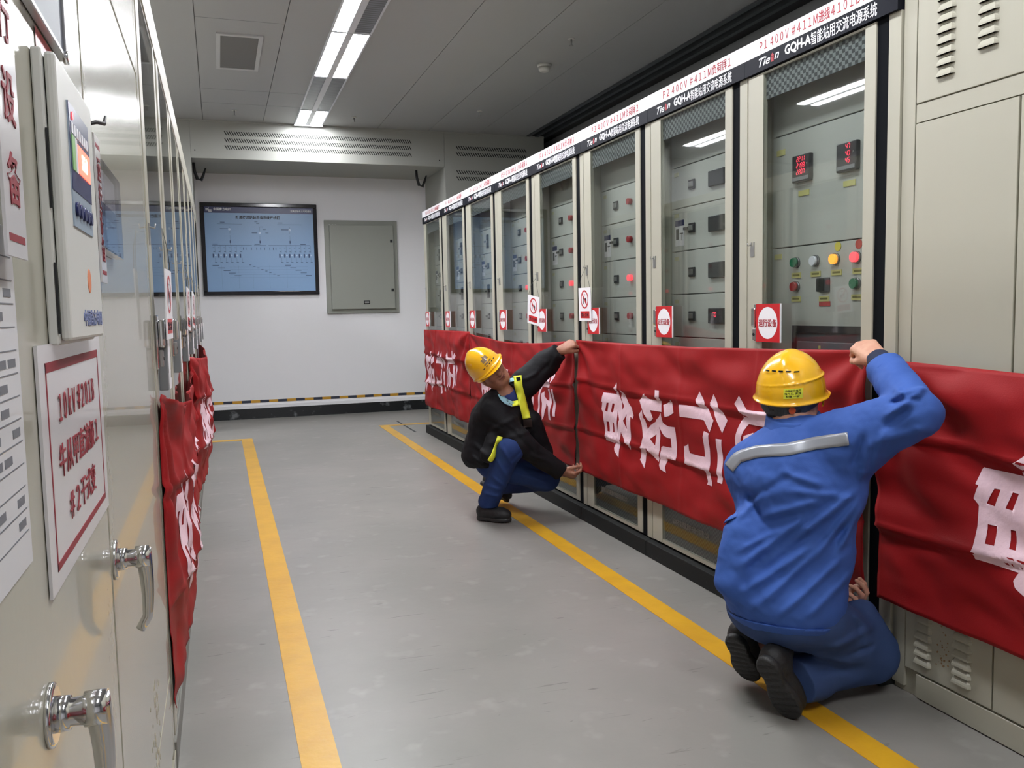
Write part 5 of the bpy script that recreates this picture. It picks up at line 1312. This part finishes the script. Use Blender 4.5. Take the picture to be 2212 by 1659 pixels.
us = MB(); us.tube([tuple(Vector(anck) + AF @ Vector((0.052 * math.cos(t_), 0.052 * math.sin(t_) + 0.008, -0.026)) ) for t_ in [math.pi * k / 12 for k in range(-1, 14)]], 0.004, mat('undershirt_white', srgb(190, 190, 190), 0.8), 8)
keep(us.build('undershirt_collar', MATS['undershirt_white']), A)
C = SDF(lo, hi, 0.0048)
AT = Matrix(((0.45, 0.70, 0.0), (-0.80, 0.45, 0.0), (0, 0, 1)))
AT = frame(W3(0.55, -0.1, 0.75), (0.12, -0.1, 1.0))
C.ell(ache, (0.175, 0.140, 0.145), AT, 0.05); C.ell(amid, (0.172, 0.150, 0.150), AT, 0.07); C.ell(tuple(Vector(apel) + Vector((-0.01, 0, -0.01))), (0.165, 0.160, 0.135), AT, 0.07)
C.cone(anck, ache, 0.080, 0.12, 0.04)
C.cut_ell(tuple(Vector(aknr) + Vector((0.02, -0.03, -0.02))), (0.12, 0.14, 0.105))
C.cone(ashr, aelr, 0.088, 0.070, 0.05); C.cone(aelr, awrr, 0.070, 0.052, 0.03)
C.cone(ashl, aell, 0.088, 0.070, 0.05); C.cone(aell, awrl, 0.070, 0.052, 0.03)
C.cone((1.456, 4.748, 0.603), (1.412, 4.766, 0.398), 0.09, 0.088, 0.06)
C.cone((1.416, 4.743, 0.388), (1.446, 4.678, 0.369), 0.065, 0.050, 0.05)
C.cone((1.435, 4.598, 0.502), (1.405, 4.579, 0.414), 0.042, 0.048, 0.04)
C.cone((1.701, 4.644, 0.600), (1.773, 4.675, 0.400), 0.05, 0.06, 0.05)
C.cut(awrr, Vector(awrr) - Vector(aelr), 0.075); C.cut(tuple(Vector(awrl) - (Vector(awrl) - Vector(aell)) * 0.08), Vector(awrl) - Vector(aell), 0.08)
# the coat hangs open over the raised knee
C.cut((1.398, 4.690, 0.324), Vector((0.25, 0.1, -1.0)), 0.26)
C.cut_ell(tuple(Vector(anck) + W3(-0.004, -0.008, 0.05)), (0.062, 0.078, 0.070))
VA = tuple((Vector(ache) - Vector((0, 0, 1.2315))).normalized())
C.folds([((1.387, 4.549, 0.486), (1.636, 4.471, 0.558), 0.009, 0.016), ((1.403, 4.551, 0.563), (1.566, 4.502, 0.638), 0.008, 0.014), ((1.313, 4.575, 0.487), (1.408, 4.535, 0.408), 0.009, 0.015), ((1.514, 4.514, 0.574), (1.654, 4.452, 0.415), -0.008, 0.014),
         ((1.630, 4.460, 0.416), (1.726, 4.424, 0.375), 0.008, 0.012), ((1.600, 4.509, 0.845), (1.701, 4.480, 0.894), 0.008, 0.012), ((1.675, 4.486, 0.869), (1.778, 4.459, 0.958), -0.007, 0.012), ((1.752, 4.465, 0.919), (1.792, 4.457, 0.983), 0.007, 0.010),
         ((1.297, 4.574, 0.423), (1.368, 4.544, 0.356), 0.008, 0.012), ((1.381, 4.564, 0.629), (1.489, 4.523, 0.574), -0.007, 0.013)], VA, 0.008, 0.013)
C.ripple(0.0042, 26, 21); C.ripple(0.0013, 80, 8)
ct = keep(C.mesh('coat', COATM), A)
# shirt collar under the coat
def shirt(S):
    n_, c_ = Vector(anck), Vector(ache); S.cone(tuple(n_.lerp(c_, 0.12)), tuple(c_ + (n_ - c_) * 0.1), 0.070, 0.118, 0.01)
    S.cone(tuple(c_.lerp(n_, 0.6)), tuple(c_.lerp(Vector(ashl), 0.25) + W3(0, -0.01, 0.0)), 0.085, 0.085, 0.03)
    S.cut_ell(tuple(n_ + AF @ Vector((0, 0.012, 0.040))), (0.060, 0.060, 0.052))
shirt_o = o = band_part('shirt', [anck[i] - 0.16 for i in range(3)], [anck[i] + 0.16 for i in range(3)], shirt, mat('shirt_navy', srgb(36, 52, 110), 0.8), A); o['label'] = 'dark blue shirt collar'
# hi-vis strips and light blue lining of the open front
def pdrape(nm, pts, w, m, lab=None, off=0.006, n=40):
    o = drape(nm, pts, w, m, ct, VA, A, off + 0.006, n, (shirt_o,))
    if lab: o['label'] = lab
    return o
pdrape('hi_vis_strip', [(1.542, 4.427, 0.884), (1.544, 4.420, 0.823), (1.556, 4.411, 0.764), (1.570, 4.401, 0.700), (1.581, 4.391, 0.636)], 0.046, FLUO, 'fluorescent yellow strip along the coat front')
pdrape('black_patch', [(1.533, 4.387, 0.879), (1.535, 4.385, 0.859)], 0.024, BLACKM, None, 0.0085, 6)
pdrape('hi_vis_strip', [(1.505, 4.424, 0.722), (1.522, 4.419, 0.724), (1.540, 4.413, 0.729)], 0.030, FLUO, 'fluorescent yellow tip of the collar strip', n=10)
pdrape('lining', [(1.443, 4.451, 0.782), (1.456, 4.444, 0.753), (1.475, 4.436, 0.735), (1.510, 4.423, 0.719)], 0.030, LTBLUE, 'light blue collar lining', off=0.006)
pdrape('lining', [(1.503, 4.440, 0.884), (1.509, 4.435, 0.849)], 0.030, LTBLUE, 'light blue collar lining', n=12)
pdrape('hi_vis_strip', [(1.432, 4.433, 0.540), (1.413, 4.435, 0.487), (1.393, 4.437, 0.437), (1.370, 4.442, 0.402)], 0.030, FLUO, 'fluorescent yellow strip along the hem')
pdrape('inner_vest', [(1.583, 4.390, 0.631), (1.586, 4.385, 0.586)], 0.050, mat('vest_brown', srgb(44, 30, 26), 0.8), 'dark brown inner layer')
# trousers
T = SDF((1.15, 4.2, 0.0), (2.02, 5.5, 0.66), 0.005)
T.ell(apel, (0.14, 0.13, 0.105), AT, 0.05)
T.cone(ahpr, aknr, 0.090, 0.074, 0.05); T.cone(aknr, tuple(Vector(aanr) + Vector((0, 0, 0.0))), 0.070, 0.060, 0.02)
T.cone(ahpl, aknl, 0.088, 0.076, 0.05); T.cone(aknl, aanl, 0.076, 0.055, 0.03)
T.cut(tuple(Vector(aanr) + Vector((0, 0, -0.035))), Vector((0.05, 0, -1)), 0.12); T.cut(aanl, Vector((-1, 0.3, 0)), 0.10)
T.cut((1.6, 4.8, 0.01), Vector((0, 0, -1)), 0.6); T.cut((1.945, 4.7, 0.2), Vector((1, 0, 0)), 0.4)
T.folds([((1.460, 4.524, 0.484), (1.528, 4.489, 0.353), 0.007, 0.012), ((1.432, 4.527, 0.407), (1.500, 4.492, 0.276), 0.008, 0.012), ((1.403, 4.527, 0.304), (1.474, 4.497, 0.238), 0.008, 0.011), ((1.364, 4.536, 0.253), (1.448, 4.504, 0.220), 0.009, 0.010),
         ((1.354, 4.535, 0.201), (1.446, 4.501, 0.178), 0.008, 0.009), ((1.505, 4.500, 0.380), (1.569, 4.483, 0.443), -0.006, 0.011), ((1.551, 4.477, 0.301), (1.696, 4.423, 0.246), 0.007, 0.012), ((1.578, 4.472, 0.352), (1.723, 4.418, 0.297), -0.007, 0.012)], VA, 0.008, 0.012)
T.ripple(0.0026, 30, 14)
keep(T.mesh('trousers', BLUED), A)
keep(shoe(None, (1.393, 4.786, 0.072)[:2] + (0.004,), (1.557, 4.641, 0.035)[:2] + (0.004,), (0, 0, 1)), A)
keep(shoe(None, (1.515, 5.132, 0.144), (1.686, 5.084, 0.019)[:2] + (0.012,), (0.30, 0.25, 0.9)), A)
hl2 = helmet(None, tuple(Vector(ahd) + AF @ Vector((0, 0.0, 0.030))), AF, front=True, scale=0.885); keep(hl2, A)
keep(hair(None, ahd, AF, -0.05), A)
